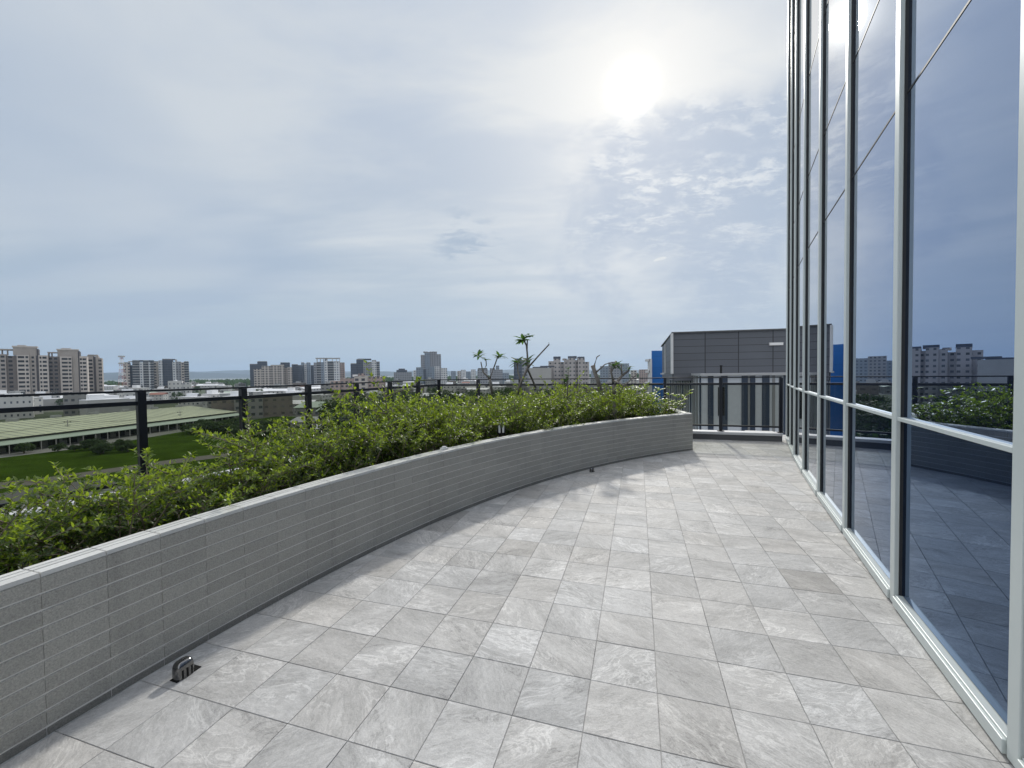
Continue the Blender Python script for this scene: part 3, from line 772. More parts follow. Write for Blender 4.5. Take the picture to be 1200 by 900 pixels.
def tower(name, label, d, strips, cat='apartment tower', yaw=0, depth=18, crown=(), group=None):
    """strips: (x0, x1, y_top, material, how far the bay stands forward)"""
    xs = [s[0] for s in strips] + [s[1] for s in strips]; xm = (min(xs) + max(xs)) / 2
    base = atY(xm, 440, d); root = thing(name, label, cat, (base.x, d, GZ), 0, group)
    for k, (x0, x1, yt, mk, fw) in enumerate(strips):
        a = atY(x0, yt, d); b = atY(x1, yt, d); w = abs(b.x - a.x); cx = (a.x + b.x) / 2 - base.x; h = (a.z + b.z) / 2 - GZ
        dep = depth + fw + (k % 3) * .11
        mb = MB(); mb.box((cx, depth / 2 - fw - dep / 2 + depth / 2, 0), (w, dep, h))
        mb.build('wall_bay', FM[mk] if mk in FM else M[mk], root)
        if h > 35 and w > 5:
            pr = MB(); pr.box((cx, depth / 2 - fw - dep / 2 + depth / 2, h), (w - .6, dep - .6, .9)); pr.build('roof_parapet', FM['roofg'], root)
    for (x0, x1, y0, y1, mk) in crown:                    # boxes on the roof: pixel rect
        a = atY(x0, y0, d); b = atY(x1, y1, d); w = abs(b.x - a.x); cx = (a.x + b.x) / 2 - base.x
        mb = MB(); mb.box((cx, depth * .45, b.z - GZ), (w, depth * .5, a.z - b.z)); mb.build('roof_structure', FM[mk] if mk in FM else M[mk], root)
    face_viewer(root, d, base.x); return root

def window_tower(name, label, d, bays, crown, floors, ytop, fh, maxw=100):
    """the near tan blocks: every window a pane of its own set in the wall"""
    xs = [b[0] for b in bays] + [b[1] for b in bays]; xm = (min(xs) + max(xs)) / 2
    base = atY(xm, 440, d); root = thing(name, label, 'apartment block', (base.x, d, GZ), 0, None)
    win = {}; cnt = 0; extra = MB(); depth = 20
    for k, (x0, x1, yt, mk, fw, wins) in enumerate(bays):
        a = atY(x0, yt, d); b = atY(x1, yt, d); w = abs(b.x - a.x); cx = (a.x + b.x) / 2 - base.x; h = (a.z + b.z) / 2 - GZ
        mb = MB(); mb.box((cx, (depth - fw) / 2 + .0, 0), (w, depth + fw, h)); mb.build('wall_bay', WALLS[mk], root)
        zt = atY((x0 + x1) / 2, ytop, d).z - GZ
        for f in range(floors):
            z = zt - f * fh
            for (u0, u1) in wins:
                ww = (u1 - u0) * w; key = round(ww, 1)
                if z < 2: continue
                wx = cx - w / 2 + (u0 + u1) / 2 * w; wy = -fw - .06
                if cnt < maxw and z > 12:
                    if key not in win:
                        q = MB(); q.box((0, 0, -.0), (ww, .12, fh * .50)); me = q.build('window', M['winpane'], root).data; win[key] = me; o = bpy.data.objects[-1] if False else None
                        bpy.data.objects.remove([x for x in root.children if x.data == me][0]) if False else None
                        first = [x for x in C.objects if x.data == me][0]; first.location = (wx, wy, z)
                    else:
                        o = bpy.data.objects.new('window', win[key]); C.objects.link(o); o.parent = root; o.location = (wx, wy, z)
                    cnt += 1
                else: extra.box((wx, wy, z), (ww, .12, fh * .50))
    if extra.f: tag(extra.build('lower_windows', M['winpane'], root), kind='stuff')
    for (x0, x1, y0, y1, mk, fw) in crown:
        a = atY(x0, y0, d); b = atY(x1, y1, d); w = abs(b.x - a.x); cx = (a.x + b.x) / 2 - base.x
        mb = MB(); mb.box((cx, (9 - fw) / 2, b.z - GZ), (w, 9 + fw, a.z - b.z)); mb.build('roof_structure', WALLS.get(mk) or M[mk], root)
    face_viewer(root, d, base.x); return root
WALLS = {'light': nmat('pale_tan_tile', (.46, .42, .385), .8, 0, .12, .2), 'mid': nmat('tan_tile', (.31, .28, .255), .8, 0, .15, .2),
         'dk': nmat('dark_brown_tile', (.17, .15, .14), .8, 0, .15, .2), 'stripe': nmat('dark_stripe_tile', (.07, .065, .07), .7)}  # brown tile of the darker bays
M['winpane'] = nmat('tower_window_glass', (.014, .015, .02), .25, 0, .3, .3)
dA = 330
window_tower('apartment_block', 'tan apartment block with pedimented roof, leftmost on the skyline', dA,
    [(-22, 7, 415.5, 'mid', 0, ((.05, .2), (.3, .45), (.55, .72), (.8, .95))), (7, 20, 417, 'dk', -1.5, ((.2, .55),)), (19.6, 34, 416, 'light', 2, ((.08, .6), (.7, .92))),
     (34, 41.5, 408, 'mid', .8, ((.3, .7),)), (41.5, 45, 408, 'stripe', .3, ()), (45, 56.5, 415.5, 'light', 1.5, ((.1, .3), (.42, .85)))],
    [(15, 43, 406.5, 416, 'mid', .4), (14, 44, 405.2, 406.5, 'light', .9), (20, 30, 404.1, 405.2, 'light', .7), (-20, 14, 409.5, 410.5, 'mid', 0), (2, 3, 410.4, 416, 'mid', 0), (8, 9, 410.4, 416, 'mid', 0)], 15, 419.6, 3.35)
window_tower('apartment_block', 'tan apartment block with pedimented roof, second from the left on the skyline', dA + 26,
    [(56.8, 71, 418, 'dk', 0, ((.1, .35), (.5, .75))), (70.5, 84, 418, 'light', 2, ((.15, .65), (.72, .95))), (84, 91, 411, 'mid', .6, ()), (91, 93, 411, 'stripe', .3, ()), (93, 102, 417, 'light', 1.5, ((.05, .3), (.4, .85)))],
    [(67.5, 91, 410.3, 418, 'mid', .4), (66.5, 92, 409.2, 410.3, 'light', .9), (72, 83, 408.1, 409.2, 'light', .7), (56.5, 67, 413, 414, 'mid', 0), (57, 58, 414, 418, 'mid', 0), (60.5, 61.3, 414, 418, 'mid', 0)], 15, 421.8, 3.25)
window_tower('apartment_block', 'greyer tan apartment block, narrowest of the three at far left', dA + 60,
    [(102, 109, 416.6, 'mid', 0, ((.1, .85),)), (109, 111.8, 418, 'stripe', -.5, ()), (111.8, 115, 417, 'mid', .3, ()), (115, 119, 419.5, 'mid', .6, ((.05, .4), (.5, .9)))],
    [(103, 114.5, 415.6, 417, 'mid', 0)], 16, 423.5, 3.4)

tower('apartment_tower', 'grey and charcoal twin slab towers right of the lattice mast', 520,
      [(144.5, 152, 425.5, 'beige', 0), (152, 156, 428, 'dark', -2), (155, 163.5, 423.4, 'balc', 0), (163.5, 167.5, 424.5, 'white', 1.2), (167.5, 174, 423, 'balc', .6), (174, 176, 424, 'white', 1), (176, 180, 422.6, 'balc', 0)],
      crown=[(150, 154.5, 423.3, 424.1, 'plain'), (155, 180, 422.0, 423.4, 'dark')])
tower('apartment_tower', 'grey towers with a dark central slab, in front of the distant hills', 545,
      [(180.3, 186, 424.3, 'beige', 0), (186, 190.5, 423.5, 'white', .8), (190.2, 202, 421.2, 'dark', -1), (202, 206, 424, 'white', .5), (206, 212, 424.3, 'grey', 0), (212, 215.5, 424.3, 'beige', .7), (215.5, 221, 423.8, 'balc', 0)],
      crown=[(190, 205, 420.6, 421.6, 'dark'), (205, 207, 421, 424, 'plain')])
tower('apartment_tower', 'dark slate tower standing behind the beige blocks', 700, [(292.8, 302, 427, 'dark', 0), (301.5, 313, 423.8, 'dark', 0)])
tower('apartment_tower', 'row of beige apartment blocks in front of the slate tower', 640,
      [(298, 307, 432.5, 'beige', 0), (307, 317, 429.5, 'beige', 1), (317, 327, 428.2, 'beige', 0), (327, 333, 427.8, 'beige', 1.2), (333, 338, 431, 'tan', 0), (337, 342.5, 430, 'beige', .8)],
      crown=[(328.5, 340, 424.5, 432, 'dark')])
tower('apartment_tower', 'navy blue apartment tower right of the beige blocks', 670, [(341.8, 349, 427.4, 'dark', 0), (349, 354.8, 428.3, 'dark', 1)])
tower('apartment_tower', 'pale blue grey tower with a white flank', 690, [(352.8, 356.5, 425.3, 'blue', 0), (356.5, 359, 426, 'white', 1), (359, 363.7, 425.3, 'blue', .3)])
tower('apartment_tower', 'dark narrow tower beside the white framed tower', 715, [(363, 368.2, 428.4, 'dark', 0)])
tower('apartment_tower', 'white framed tower with a rooftop pergola', 560,
      [(367.8, 371, 425, 'grey', .4), (371, 376, 425, 'balc', 0), (376, 380, 424.5, 'blue', 0), (380, 383.6, 421.5, 'white', 1), (383.6, 391, 424, 'balc', 0), (391, 398.2, 424, 'white', .9)],
      crown=[(369.8, 398.8, 419.3, 420.1, 'plain'), (371, 371.8, 420, 425, 'plain'), (374.8, 375.5, 420, 425, 'plain'), (378.6, 379.3, 420, 425, 'plain'), (380.5, 383.5, 420, 422, 'dark'), (389, 389.7, 420, 425, 'plain'), (394, 394.7, 420, 425, 'plain'), (397.8, 398.5, 420, 425, 'plain')])
tower('apartment_tower', 'pinkish narrow tower behind the white framed tower', 620, [(398, 403.6, 425.3, 'pink', 0)])
tower('apartment_tower', 'dark stepped tower with a pale right wing', 600,
      [(411, 418, 426.5, 'dark', 0), (417.5, 426, 421.5, 'dark', -1), (425.5, 436, 424.5, 'grey', 0), (435.5, 441, 422.5, 'white', .5), (441, 445, 423.5, 'balc', 0)], crown=[(419, 435, 420.3, 422, 'dark')])
tower('low_block', 'pink low rise block with a hipped corner', 330, [(388, 399, 446.5, 'pink', 1), (399, 415, 443.5, 'pink', 0), (415, 431, 440.6, 'beige', .5), (431, 452, 441.5, 'pink', 0)], cat='low block', crown=[(413, 419, 439, 441.5, 'roofw'), (420, 428, 437.7, 441, 'pink')])
tower('apartment_tower', 'grey tower with a domed crown', 780, [(461.5, 482.5, 436.2, 'grey', 0)], crown=[(464.5, 477, 433.6, 436.4, 'dark'), (467, 474.5, 432, 433.7, 'dark')])
tower('apartment_tower', 'tall dark grey stepped tower, highest in the middle of the skyline', 640,
      [(493, 498, 416.5, 'grey', 0), (497.5, 503.5, 413.2, 'blue', .6), (503, 512, 412.6, 'grey', 0), (511.5, 516.8, 415.6, 'grey', .5), (509, 515, 429.2, 'white', 1.3)], crown=[(496, 501, 411.9, 413.4, 'grey'), (506, 512, 412.0, 413.2, 'dark')])
tower('apartment_tower', 'low blue grey tower left of the tall stepped one', 600, [(484.5, 487.8, 434, 'white', 0), (487.6, 496, 430.4, 'blue', .4), (495.5, 499, 433, 'dark', 0)])
tower('apartment_tower', 'low pale tower right of the tall stepped one', 610, [(501, 509, 429.8, 'blue', 0), (516.5, 524, 431.2, 'white', 0)])
tower('apartment_tower', 'low far tower with two pale wings behind the plumeria', 900, [(528.5, 534, 434.8, 'blue', 0), (536, 540, 434.6, 'beige', 0), (540, 546, 433.4, 'white', .5)])
tower('apartment_tower', 'far blue grey tower paired with a pale one', 860, [(546, 551.5, 435.4, 'blue', 0), (551.8, 557.5, 433, 'white', .5)])
tower('apartment_tower', 'flat topped grey tower behind the small palms', 560, [(559.5, 571.5, 432.8, 'grey', 0)], crown=[(560, 571, 431.4, 432.8, 'roofd')])
tower('apartment_tower', 'pointed grey tower behind the leaning plumeria branch', 700, [(574, 580, 431.5, 'grey', 0), (580, 589, 433, 'grey', .5), (589, 596.5, 437, 'blue', 0)], crown=[(581, 585, 428.4, 433, 'blue')])
tower('apartment_tower', 'round cornered slate tower behind the plumeria crown', 420, [(602, 604, 423, 'dark', 0), (604, 611.4, 420.2, 'dark', .8), (611, 621, 421.5, 'grey', 0)])
tower('shopping_mall', 'wide low mall with pale sign band and stepped dark roof', 300, [(620, 646, 431.2, 'plain', 0)], cat='shopping mall', depth=30,
      crown=[(624, 642, 429.8, 431.3, 'dark'), (633, 650, 428.6, 430, 'dark'), (625.5, 633.5, 434.6, 437.2, 'white'), (634.5, 641.5, 434.6, 437.2, 'white')])
def big_block():
    tower('apartment_tower', 'big beige apartment block with dark barrel roofs, largest right of the plumeria', 330,
      [(642.5, 649, 423.2, 'block', 0), (648.6, 656.5, 420.6, 'block', .9), (656.5, 661, 424, 'block', -.5), (661, 666, 421.2, 'block', .5), (666, 674, 419.6, 'block', 1), (674, 677, 422, 'block', -.5), (677, 685, 419.8, 'block', .8), (685, 690.2, 424.2, 'block', 0)],
      crown=[(648.2, 656.8, 417.6, 420.6, 'dark'), (665.5, 676, 417.2, 420, 'dark'), (677, 685, 417.9, 420, 'dark'), (659, 664, 420, 422, 'beige')])
big_block()
tower('apartment_tower', 'slate grey tower left of the blue building', 520, [(703, 713, 429, 'blue', 0), (713, 726, 424.5, 'grey', .5), (726, 737, 426, 'blue', 0)])
tower('apartment_tower', 'small distant tower right of the big beige block', 900, [(692.8, 697, 434.5, 'blue', 0)])
tower('apartment_tower', 'pale squat tower left of the blue building', 640, [(739, 746, 434, 'beige', 0), (749, 759, 433, 'pink', .5)])
tower('low_block', 'white four storey block below the twin slab towers', 330, [(197, 203, 446.5, 'house', 0), (202, 213.5, 446.6, 'house', .7), (213.5, 224, 448.8, 'house', 0)], cat='low block', depth=12, crown=[(204.5, 207, 445.2, 446.6, 'roofw')])
tower('low_block', 'long white house below the leftmost tan block', 210, [(-12, 38, 463, 'house', 0)], cat='low block', depth=10)
tower('low_block', 'grey concrete row with open balconies under the tan blocks', 225, [(74, 101, 461.6, 'houseg', 0)], cat='low block', depth=9)
tower('low_block', 'grey brown workshop row behind the green field', 200, [(250, 275, 468, 'houseb', 0), (275, 308, 465, 'houseg', .5), (308, 344, 463, 'houseb', 0)], cat='workshop', depth=12)
tower('low_block', 'dark shed row beside the warehouse gable', 240, [(243, 262, 466, 'houseg', 0)], cat='workshop', depth=9)

def mast():
    p = atY(143.2, 440, 480); root = thing('lattice_mast', 'red and white lattice radio mast left of the grey twin towers', 'mast', (p.x, 480, GZ))
    zt = atY(143.2, 417.5, 480).z - GZ; red = mat('mast_red', (.35, .12, .10), .6); wh = M['white']
    segs = 12
    for k in range(segs):
        z0, z1 = zt * k / segs, zt * (k + 1) / segs; w0, w1 = 3.2 * (1 - .75 * k / segs), 3.2 * (1 - .75 * (k + 1) / segs); mb = MB()
        c0 = [(-w0, -w0, z0), (w0, -w0, z0), (w0, w0, z0), (-w0, w0, z0)]; c1 = [(-w1, -w1, z1), (w1, -w1, z1), (w1, w1, z1), (-w1, w1, z1)]
        for i in range(4):
            j = (i + 1) % 4; mb.tube([c0[i], c1[i]], .2, 4); mb.tube([c0[i], c1[j]], .13, 4); mb.tube([c1[i], c1[j]], .13, 4)
        mb.build('lattice_section', red if k % 2 else wh, root)
    for z in (zt - 1, zt - 9):
        mb = MB(); mb.box((0, 0, z), (4.2, 4.2, 1.6)); mb.build('platform', FM['plain'], root)
mast()

# ------------------------------------------------------------------ warehouse beside the field
def warehouse():
    root = thing('warehouse', 'long warehouse with yellow green sheet roof beyond the field', 'warehouse')
    A = Vector((-143, 90)); B = Vector((-127, 190)); d = (B - A).normalized(); n = Vector((-d.y, d.x)); W2 = 24
    ze, zr = -14.6, -11.9
    def q(s, u, z): p = A + d * s + n * u; return (p.x, p.y, z)
    L = (B - A).length
    w = MB(); c = [q(0, .6, 0), q(L, .6, 0), q(L, 2 * W2, 0), q(0, 2 * W2, 0)]
    w.prism([(p[0], p[1]) for p in c], GZ, ze - .1)
    w.face([q(L - .1, .6, ze - .1), q(L - .1, 2 * W2, ze - .1), q(L - .1, W2, zr - .1)])
    w.build('wall', FM['houseg'], root)
    r = MB(); nseg = 14
    for k in range(nseg):
        s0, s1 = L * k / nseg - .0, L * (k + 1) / nseg; e = 1.6 * (k % 2) * 0
        r.face([q(s0, -1, ze), q(s1, -1, ze), q(s1, W2, zr), q(s0, W2, zr)])
        r.face([q(s0, W2, zr), q(s1, W2, zr), q(s1, 2 * W2 + 1, ze), q(s0, 2 * W2 + 1, ze)])
    r.build('roof', FM['sheet'], root)
    e = MB(); e.hexa([q(0, -4.2, ze - 1.5), q(L, -4.2, ze - 1.5), q(L, -.6, ze - .75), q(0, -.6, ze - .75)], [q(0, -4.2, ze - 1.35), q(L, -4.2, ze - 1.35), q(L, -.6, ze - .6), q(0, -.6, ze - .6)])
    e.build('lean_to_roof', FM['roofgr'], root)
    for k in range(22):
        s = L * (k + .5) / 22; o = MB(); a, b, c, dd = q(s - 1.3, .45, 0), q(s + 1.3, .45, 0), q(s + 1.3, .7, 0), q(s - 1.3, .7, 0)
        o.prism([(p[0], p[1]) for p in (a, b, c, dd)], GZ + .1, GZ + 2.2 + (k % 3) * .3); o.build('door_opening', M['hole'], root)
    for k in range(30):
        s = L * (k + .5) / 30; o = MB(); a = q(s, -4.1, 0); o.box((a[0], a[1], GZ), (.14, .14, ze - 1.5 - GZ)); o.build('eave_post', FM['plain'], root)
    for k in range(40):                                       # standing seams
        s = L * (k + .5) / 40; mb = MB(); p0 = Vector(q(s, -.9, ze + .03)); p1 = Vector(q(s, W2 - .1, zr + .03)); mb.tube([p0, p1], .07, 4); mb.build('roof_seam', FM['roofg'], root)
    for k in range(9):                                        # ridge vents
        s = L * (k + .5) / 9; mb = MB(); p0 = q(s, W2, zr - .1); mb.box(p0, (1.2, 2.6, .9), atan2(d.y, d.x) + pi / 2); mb.build('ridge_vent', FM['roofg'], root)
warehouse()
def shed(name, label, x0, x1, y, Y, ze, rise, m_roof, m_wall, depth=14):
    a = atY(x0, y, Y); b = atY(x1, y, Y); cx = (a.x + b.x) / 2; w = abs(b.x - a.x)
    root = thing(name, label, 'shed', (cx, Y, GZ)); h = ze - GZ
    wb = MB(); wb.box((0, depth / 2, 0), (w, depth, h)); wb.build('wall', m_wall, root)
    r = MB(); e = .6
    r.hexa([(-w / 2 - e, -e, h), (w / 2 + e, -e, h), (w / 2 + e, depth / 2, h + rise), (-w / 2 - e, depth / 2, h + rise)], [(-w / 2 - e, -e, h + .15), (w / 2 + e, -e, h + .15), (w / 2 + e, depth / 2, h + rise + .15), (-w / 2 - e, depth / 2, h + rise + .15)])
    r.hexa([(-w / 2 - e, depth / 2, h + rise), (w / 2 + e, depth / 2, h + rise), (w / 2 + e, depth + e, h), (-w / 2 - e, depth + e, h)], [(-w / 2 - e, depth / 2, h + rise + .15), (w / 2 + e, depth / 2, h + rise + .15), (w / 2 + e, depth + e, h + .15), (-w / 2 - e, depth + e, h + .15)])
    r.build('roof', m_roof, root); return root
shed('farm_shed', 'shed with pale green sheet roof left of the dark trees', 346, 378, 470, 165, -11.3, 1.8, FM['roofgr'], FM['houseg'], 16)
shed('farm_shed', 'smaller green roofed shed against the dark trees', 372, 392, 474, 158, -12.2, 1.2, FM['roofgr'], FM['houseg'], 9)
shed('farm_shed', 'grey roofed shed low behind the shrubs', 340, 366, 484, 140, -14.3, 1.2, FM['roofg'], FM['plain'], 12)
shed('farm_shed', 'white roofed shed between the workshops and the track', 362, 374, 487, 120, -14.0, .9, FM['roofw'], FM['plain'], 6)

# ------------------------------------------------------------------ low-rise town
def house_protos():
    P = []
    def flat(i, w, dp, h, wall, roof, extra):
        root = thing('town_house', '', 'house'); b = MB(); b.box((0, 0, 0), (w, dp, h)); b.build('wall', FM[wall], root)
        r = MB(); r.box((0, 0, h), (w + .3, dp + .3, .25)); r.box((-w * .2, dp * .1, h + .25), (w * .35, dp * .4, 2.4)); r.build('roof', FM[roof], root)
        if extra:
            k = MB(); k.tube([(w * .28, 0, h + .2), (w * .28, 0, h + 2.0)], .8, 8); k.build('water_tank', M['steel'], root)
        return root
    def gable(i, w, dp, h, rise, wall, roof):
        root = thing('town_house', '', 'house'); b = MB(); b.box((0, 0, 0), (w, dp, h)); b.build('wall', FM[wall], root)
        r = MB(); e = .62
        r.face([(-w / 2 - e, -dp / 2 - e, h), (w / 2 + e, -dp / 2 - e, h), (w / 2 + e, 0, h + rise), (-w / 2 - e, 0, h + rise)])
        r.face([(-w / 2 - e, 0, h + rise), (w / 2 + e, 0, h + rise), (w / 2 + e, dp / 2 + e, h), (-w / 2 - e, dp / 2 + e, h)])
        r.face([(-w / 2, -dp / 2, h), (-w / 2, 0, h + rise), (-w / 2, dp / 2, h)]); r.face([(w / 2, -dp / 2, h), (w / 2, dp / 2, h), (w / 2, 0, h + rise)])
        r.build('roof', FM[roof], root); return root
    P.append((flat(0, 12, 9, 10, 'house', 'roofw', True), 'white flat roofed house in the town beyond the field'))
    P.append((flat(1, 9, 12, 12.5, 'houseg', 'roofg', True), 'grey flat roofed house in the town beyond the field'))
    P.append((flat(2, 16, 9, 8.5, 'plain', 'roofw', False), 'plain concrete house with a pale roof in the town beyond the field'))
    P.append((gable(3, 22, 14, 6.5, 1.8, 'house', 'roofw'), 'workshop with a white gabled sheet roof in the town beyond the field'))
    P.append((gable(4, 16, 11, 6, 1.8, 'houseg', 'roofgr'), 'workshop with a pale green gabled roof in the town beyond the field'))
    P.append((gable(5, 13, 10, 6.5, 2.2, 'house', 'roofr'), 'house with a rust red gabled roof in the town beyond the field'))
    P.append((flat(6, 10, 9, 11, 'houseb', 'roofg', True), 'brown flat roofed house in the town beyond the field'))
    for r, l in P: remember(r)
    return P
def town():
    P = house_protos(); rnd = random.Random(11); used = [False] * len(P); n = 0; placed = []; tries = 0
    wts = [6, 3, 5, 6, 2, 1, 2]
    while n < 210 and tries < 6000:
        tries += 1
        Y = 205 * (900 / 205) ** (rnd.random() ** .9); xp = rnd.uniform(-40, 770); X = (xp - 600) / F * Y
        if xp > 380 and Y < 260: continue
        if X < -120 and X > -200 and Y < 215: continue
        r = 9 + Y * .008
        if any((X - a) ** 2 + (Y - b) ** 2 < (r + 2) ** 2 for a, b in placed): continue
        # keep clear of the towers
        placed.append((X, Y)); k = rnd.choices(range(len(P)), wts)[0]; src, lab = P[k]
        s = rnd.uniform(.85, 1.25); sc = (s * rnd.uniform(.9, 1.4), s, rnd.uniform(.65, 1.05)); rz = rnd.choice((0, .2, -.3, 1.57, 1.2)) + rnd.uniform(-.1, .1)
        if not used[k]:
            src.location = (X, Y, GZ); src.rotation_euler = (0, 0, rz); src.scale = sc; src['label'] = lab; src['group'] = lab.split(' in the')[0] + 's of the town'; used[k] = True
        else: dup(src, (X, Y, GZ), rz, sc, lab, lab.split(' in the')[0] + 's of the town')
        n += 1
town()

# ------------------------------------------------------------------ trees below
def tree_proto(i, h, r, kind):
    rnd = random.Random(100 + i); root = thing('broadleaf_tree', '', 'tree')
    tb = MB(); tb.tube([(0, 0, 0), (rnd.uniform(-.2, .2), .1, h * .3), (.1, rnd.uniform(-.2, .2), h * .6)], [.28, .2, .12], 6)
    for k in range(6):
        a = k * 1.05 + rnd.random(); z = h * rnd.uniform(.28, .5); tb.tube([(0, 0, z), (cos(a) * r * .4, sin(a) * r * .4, z + h * .15), (cos(a) * r * .7, sin(a) * r * .7, z + h * .27)], [.12, .08, .03], 5)
    tb.build('trunk', M['trunk'], root)
    cb = MB(); clumps = []
    for k in range(26):
        a = rnd.uniform(0, 2 * pi); u = rnd.random() ** .6; z = rnd.uniform(.3, .95); rr = r * u * sqrt(max(.1, 1 - ((z - .55) / .5) ** 2))
        clumps.append((Vector((cos(a) * rr, sin(a) * rr, z * h)), r * rnd.uniform(.2, .36)))
    for c, cr in clumps:
        for j in range(75):
            v = Vector((rnd.gauss(0, 1), rnd.gauss(0, 1), rnd.gauss(0, .75))).normalized() * cr * rnd.uniform(.65, 1.05); p = c + v
            s = rnd.uniform(.16, .34); a = Vector((rnd.gauss(0, 1), rnd.gauss(0, 1), rnd.gauss(0, .6))).normalized(); b = a.cross(v.normalized() + Vector((.01, .02, .3))).normalized()
            cb.face([p - a * s, p + b * s * .6, p + a * s, p - b * s * .6])
    cb.build('crown', M['tree_leaf'], root); remember(root); return root
def trees():
    P = [tree_proto(0, 9, 4.2, 0), tree_proto(1, 11, 4.5, 0), tree_proto(2, 7, 3.6, 0), tree_proto(3, 4, 3.0, 0)]; used = [False] * 4; rnd = random.Random(21)
    G = 'dark trees standing on the ground below the terrace'
    def put(k, xp, Y, s, lab, grp):
        X = (xp - 600) / F * Y
        if not used[k]: P[k].location = (X, Y, GZ); P[k].scale = (s,) * 3; P[k]['label'] = lab; P[k]['group'] = grp; used[k] = True
        else: dup(P[k], (X, Y, GZ), rnd.uniform(0, 6), (s * rnd.uniform(.9, 1.15), s, s * rnd.uniform(.9, 1.1)), lab, grp)
    for i in range(22):
        put(rnd.choice((0, 1)), rnd.uniform(396, 442), rnd.uniform(92, 150), rnd.uniform(1.0, 1.35), 'tall dark tree in the dense stand right of the green roofed sheds', 'tall dark trees of the stand right of the sheds')
    for i in range(46):
        put(rnd.choice((0, 1)), rnd.uniform(398, 750), rnd.uniform(72, 112), rnd.uniform(1.25, 1.5), 'dark tree behind the far end of the railing and shrubs', 'dark trees behind the far railing')
    for i in range(44):
        put(rnd.choice((0, 1, 2)), rnd.uniform(442, 760), rnd.uniform(80, 190), rnd.uniform(.95, 1.35), 'dark tree behind the far end of the railing and shrubs', 'dark trees behind the far railing')
    for i in range(30):
        x = 222 + i * 4.6; put(3, x + rnd.uniform(-2, 2), rnd.uniform(140, 162) - (x - 222) * .06, rnd.uniform(.75, 1.05), 'low dark bush in the hedge along the far edge of the field', 'bushes of the hedge along the field')
    for i in range(12):
        put(3, rnd.uniform(20, 150), rnd.uniform(108, 122), rnd.uniform(.4, .7), 'small scrubby bush at the foot of the warehouse', 'scrubby bushes by the warehouse')
    for i in range(60):
        put(rnd.choice((0, 2)), rnd.uniform(-30, 640), rnd.uniform(230, 800), rnd.uniform(.8, 1.1), 'dark tree standing between houses of the town', 'trees between the town houses')
trees()
def green_belt():
    rnd = random.Random(8); b = MB()
    for i in range(5200):
        a = rnd.uniform(-.95, .75); r = rnd.choice((1150, 1300, 1700)) + rnd.uniform(-60, 60); s = rnd.uniform(4, 9); z = GZ + rnd.uniform(1, 9)
        p = Vector((r * sin(a), r * cos(a), z)); v = Vector((rnd.gauss(0, 1), rnd.gauss(0, 1), 0)).normalized()
        b.face([p - v * s, p - Vector((0, 0, s * .6)), p + v * s, p + Vector((0, 0, s * .7))])
    tag(b.build('tree_belt', M['tree_leaf']), 'dark green belt of trees beyond the town', 'woodland', kind='stuff')
green_belt()

# ------------------------------------------------------------------ utility poles by the warehouse
def poles():
    def one(x, ytop, ybase, label):
        p = atZ(x, ybase, GZ); zt = atY(x, ytop, p.y).z - GZ
        root = thing('utility_pole', label, 'utility pole', (p.x, p.y, GZ)); b = MB(); b.tube([(0, 0, 0), (0, 0, zt)], [.17, .11], 8); b.build('pole', FM['plain'], root)
        c = MB(); c.box((0, 0, zt - .8), (1.8, .12, .12), .4); c.box((0, 0, zt - 1.8), (1.4, .12, .12), .4)
        for s in (-.7, 0, .7): c.tube([(s * cos(.4), s * sin(.4), zt - .7), (s * cos(.4), s * sin(.4), zt - .4)], .06, 5)
        c.build('cross_arm', M['black'], root); return Vector((p.x, p.y, GZ + zt - .5))
    a = one(80, 492, 517, 'concrete utility pole in front of the left half of the warehouse')
    b = one(211.5, 481, 500, 'concrete utility pole in front of the right half of the warehouse')
    c = a + (a - b) * .8
    for k, (p, q) in enumerate(((a, b), (c, a))):
        for s in (-.6, .6):
            w = MB(); pts = []
            for i in range(13):
                f = i / 12; r = p.lerp(q, f); r.z -= 1.5 * 4 * f * (1 - f); r.x += s; pts.append(r)
            w.tube(pts, .025, 4); tag(w.build('power_line', M['black']), 'thin power line sagging in front of the warehouse roof', 'power line', 'power lines in front of the warehouse')
poles()

# ------------------------------------------------------------------ shrubs in the planter
def leaf(mb, p, d, up, L, W_, fold=.25, mi=0):
    """one leaf: pointed oval of six points folded along its midrib"""
    s = d.cross(up)
    if s.length < 1e-4: s = Vector((1, 0, 0))
    s.normalize(); n = s.cross(d).normalized()
    m1, m2 = p + d * L * .35 - n * L * .02, p + d * L * .7 - n * L * .06; tip = p + d * L - n * L * .16
    l1, l2 = m1 + s * W_ * .5 + n * fold * W_ * .5, m2 + s * W_ * .36 + n * fold * W_ * .36
    r1, r2 = m1 - s * W_ * .5 + n * fold * W_ * .5, m2 - s * W_ * .36 + n * fold * W_ * .36
    b = len(mb.v); mb.v += [tuple(q) for q in (p, m1, m2, tip, l1, l2, r1, r2)]
    for f in ((0, 1, 4), (1, 2, 5, 4), (2, 3, 5), (0, 6, 1), (1, 6, 7, 2), (2, 7, 3)):
        mb.f.append(tuple(b + k for k in f)); mb.uv.append([(0, 0)] * len(f)); mb.at.append((0, 0, 0)); mb.mi.append(mi)
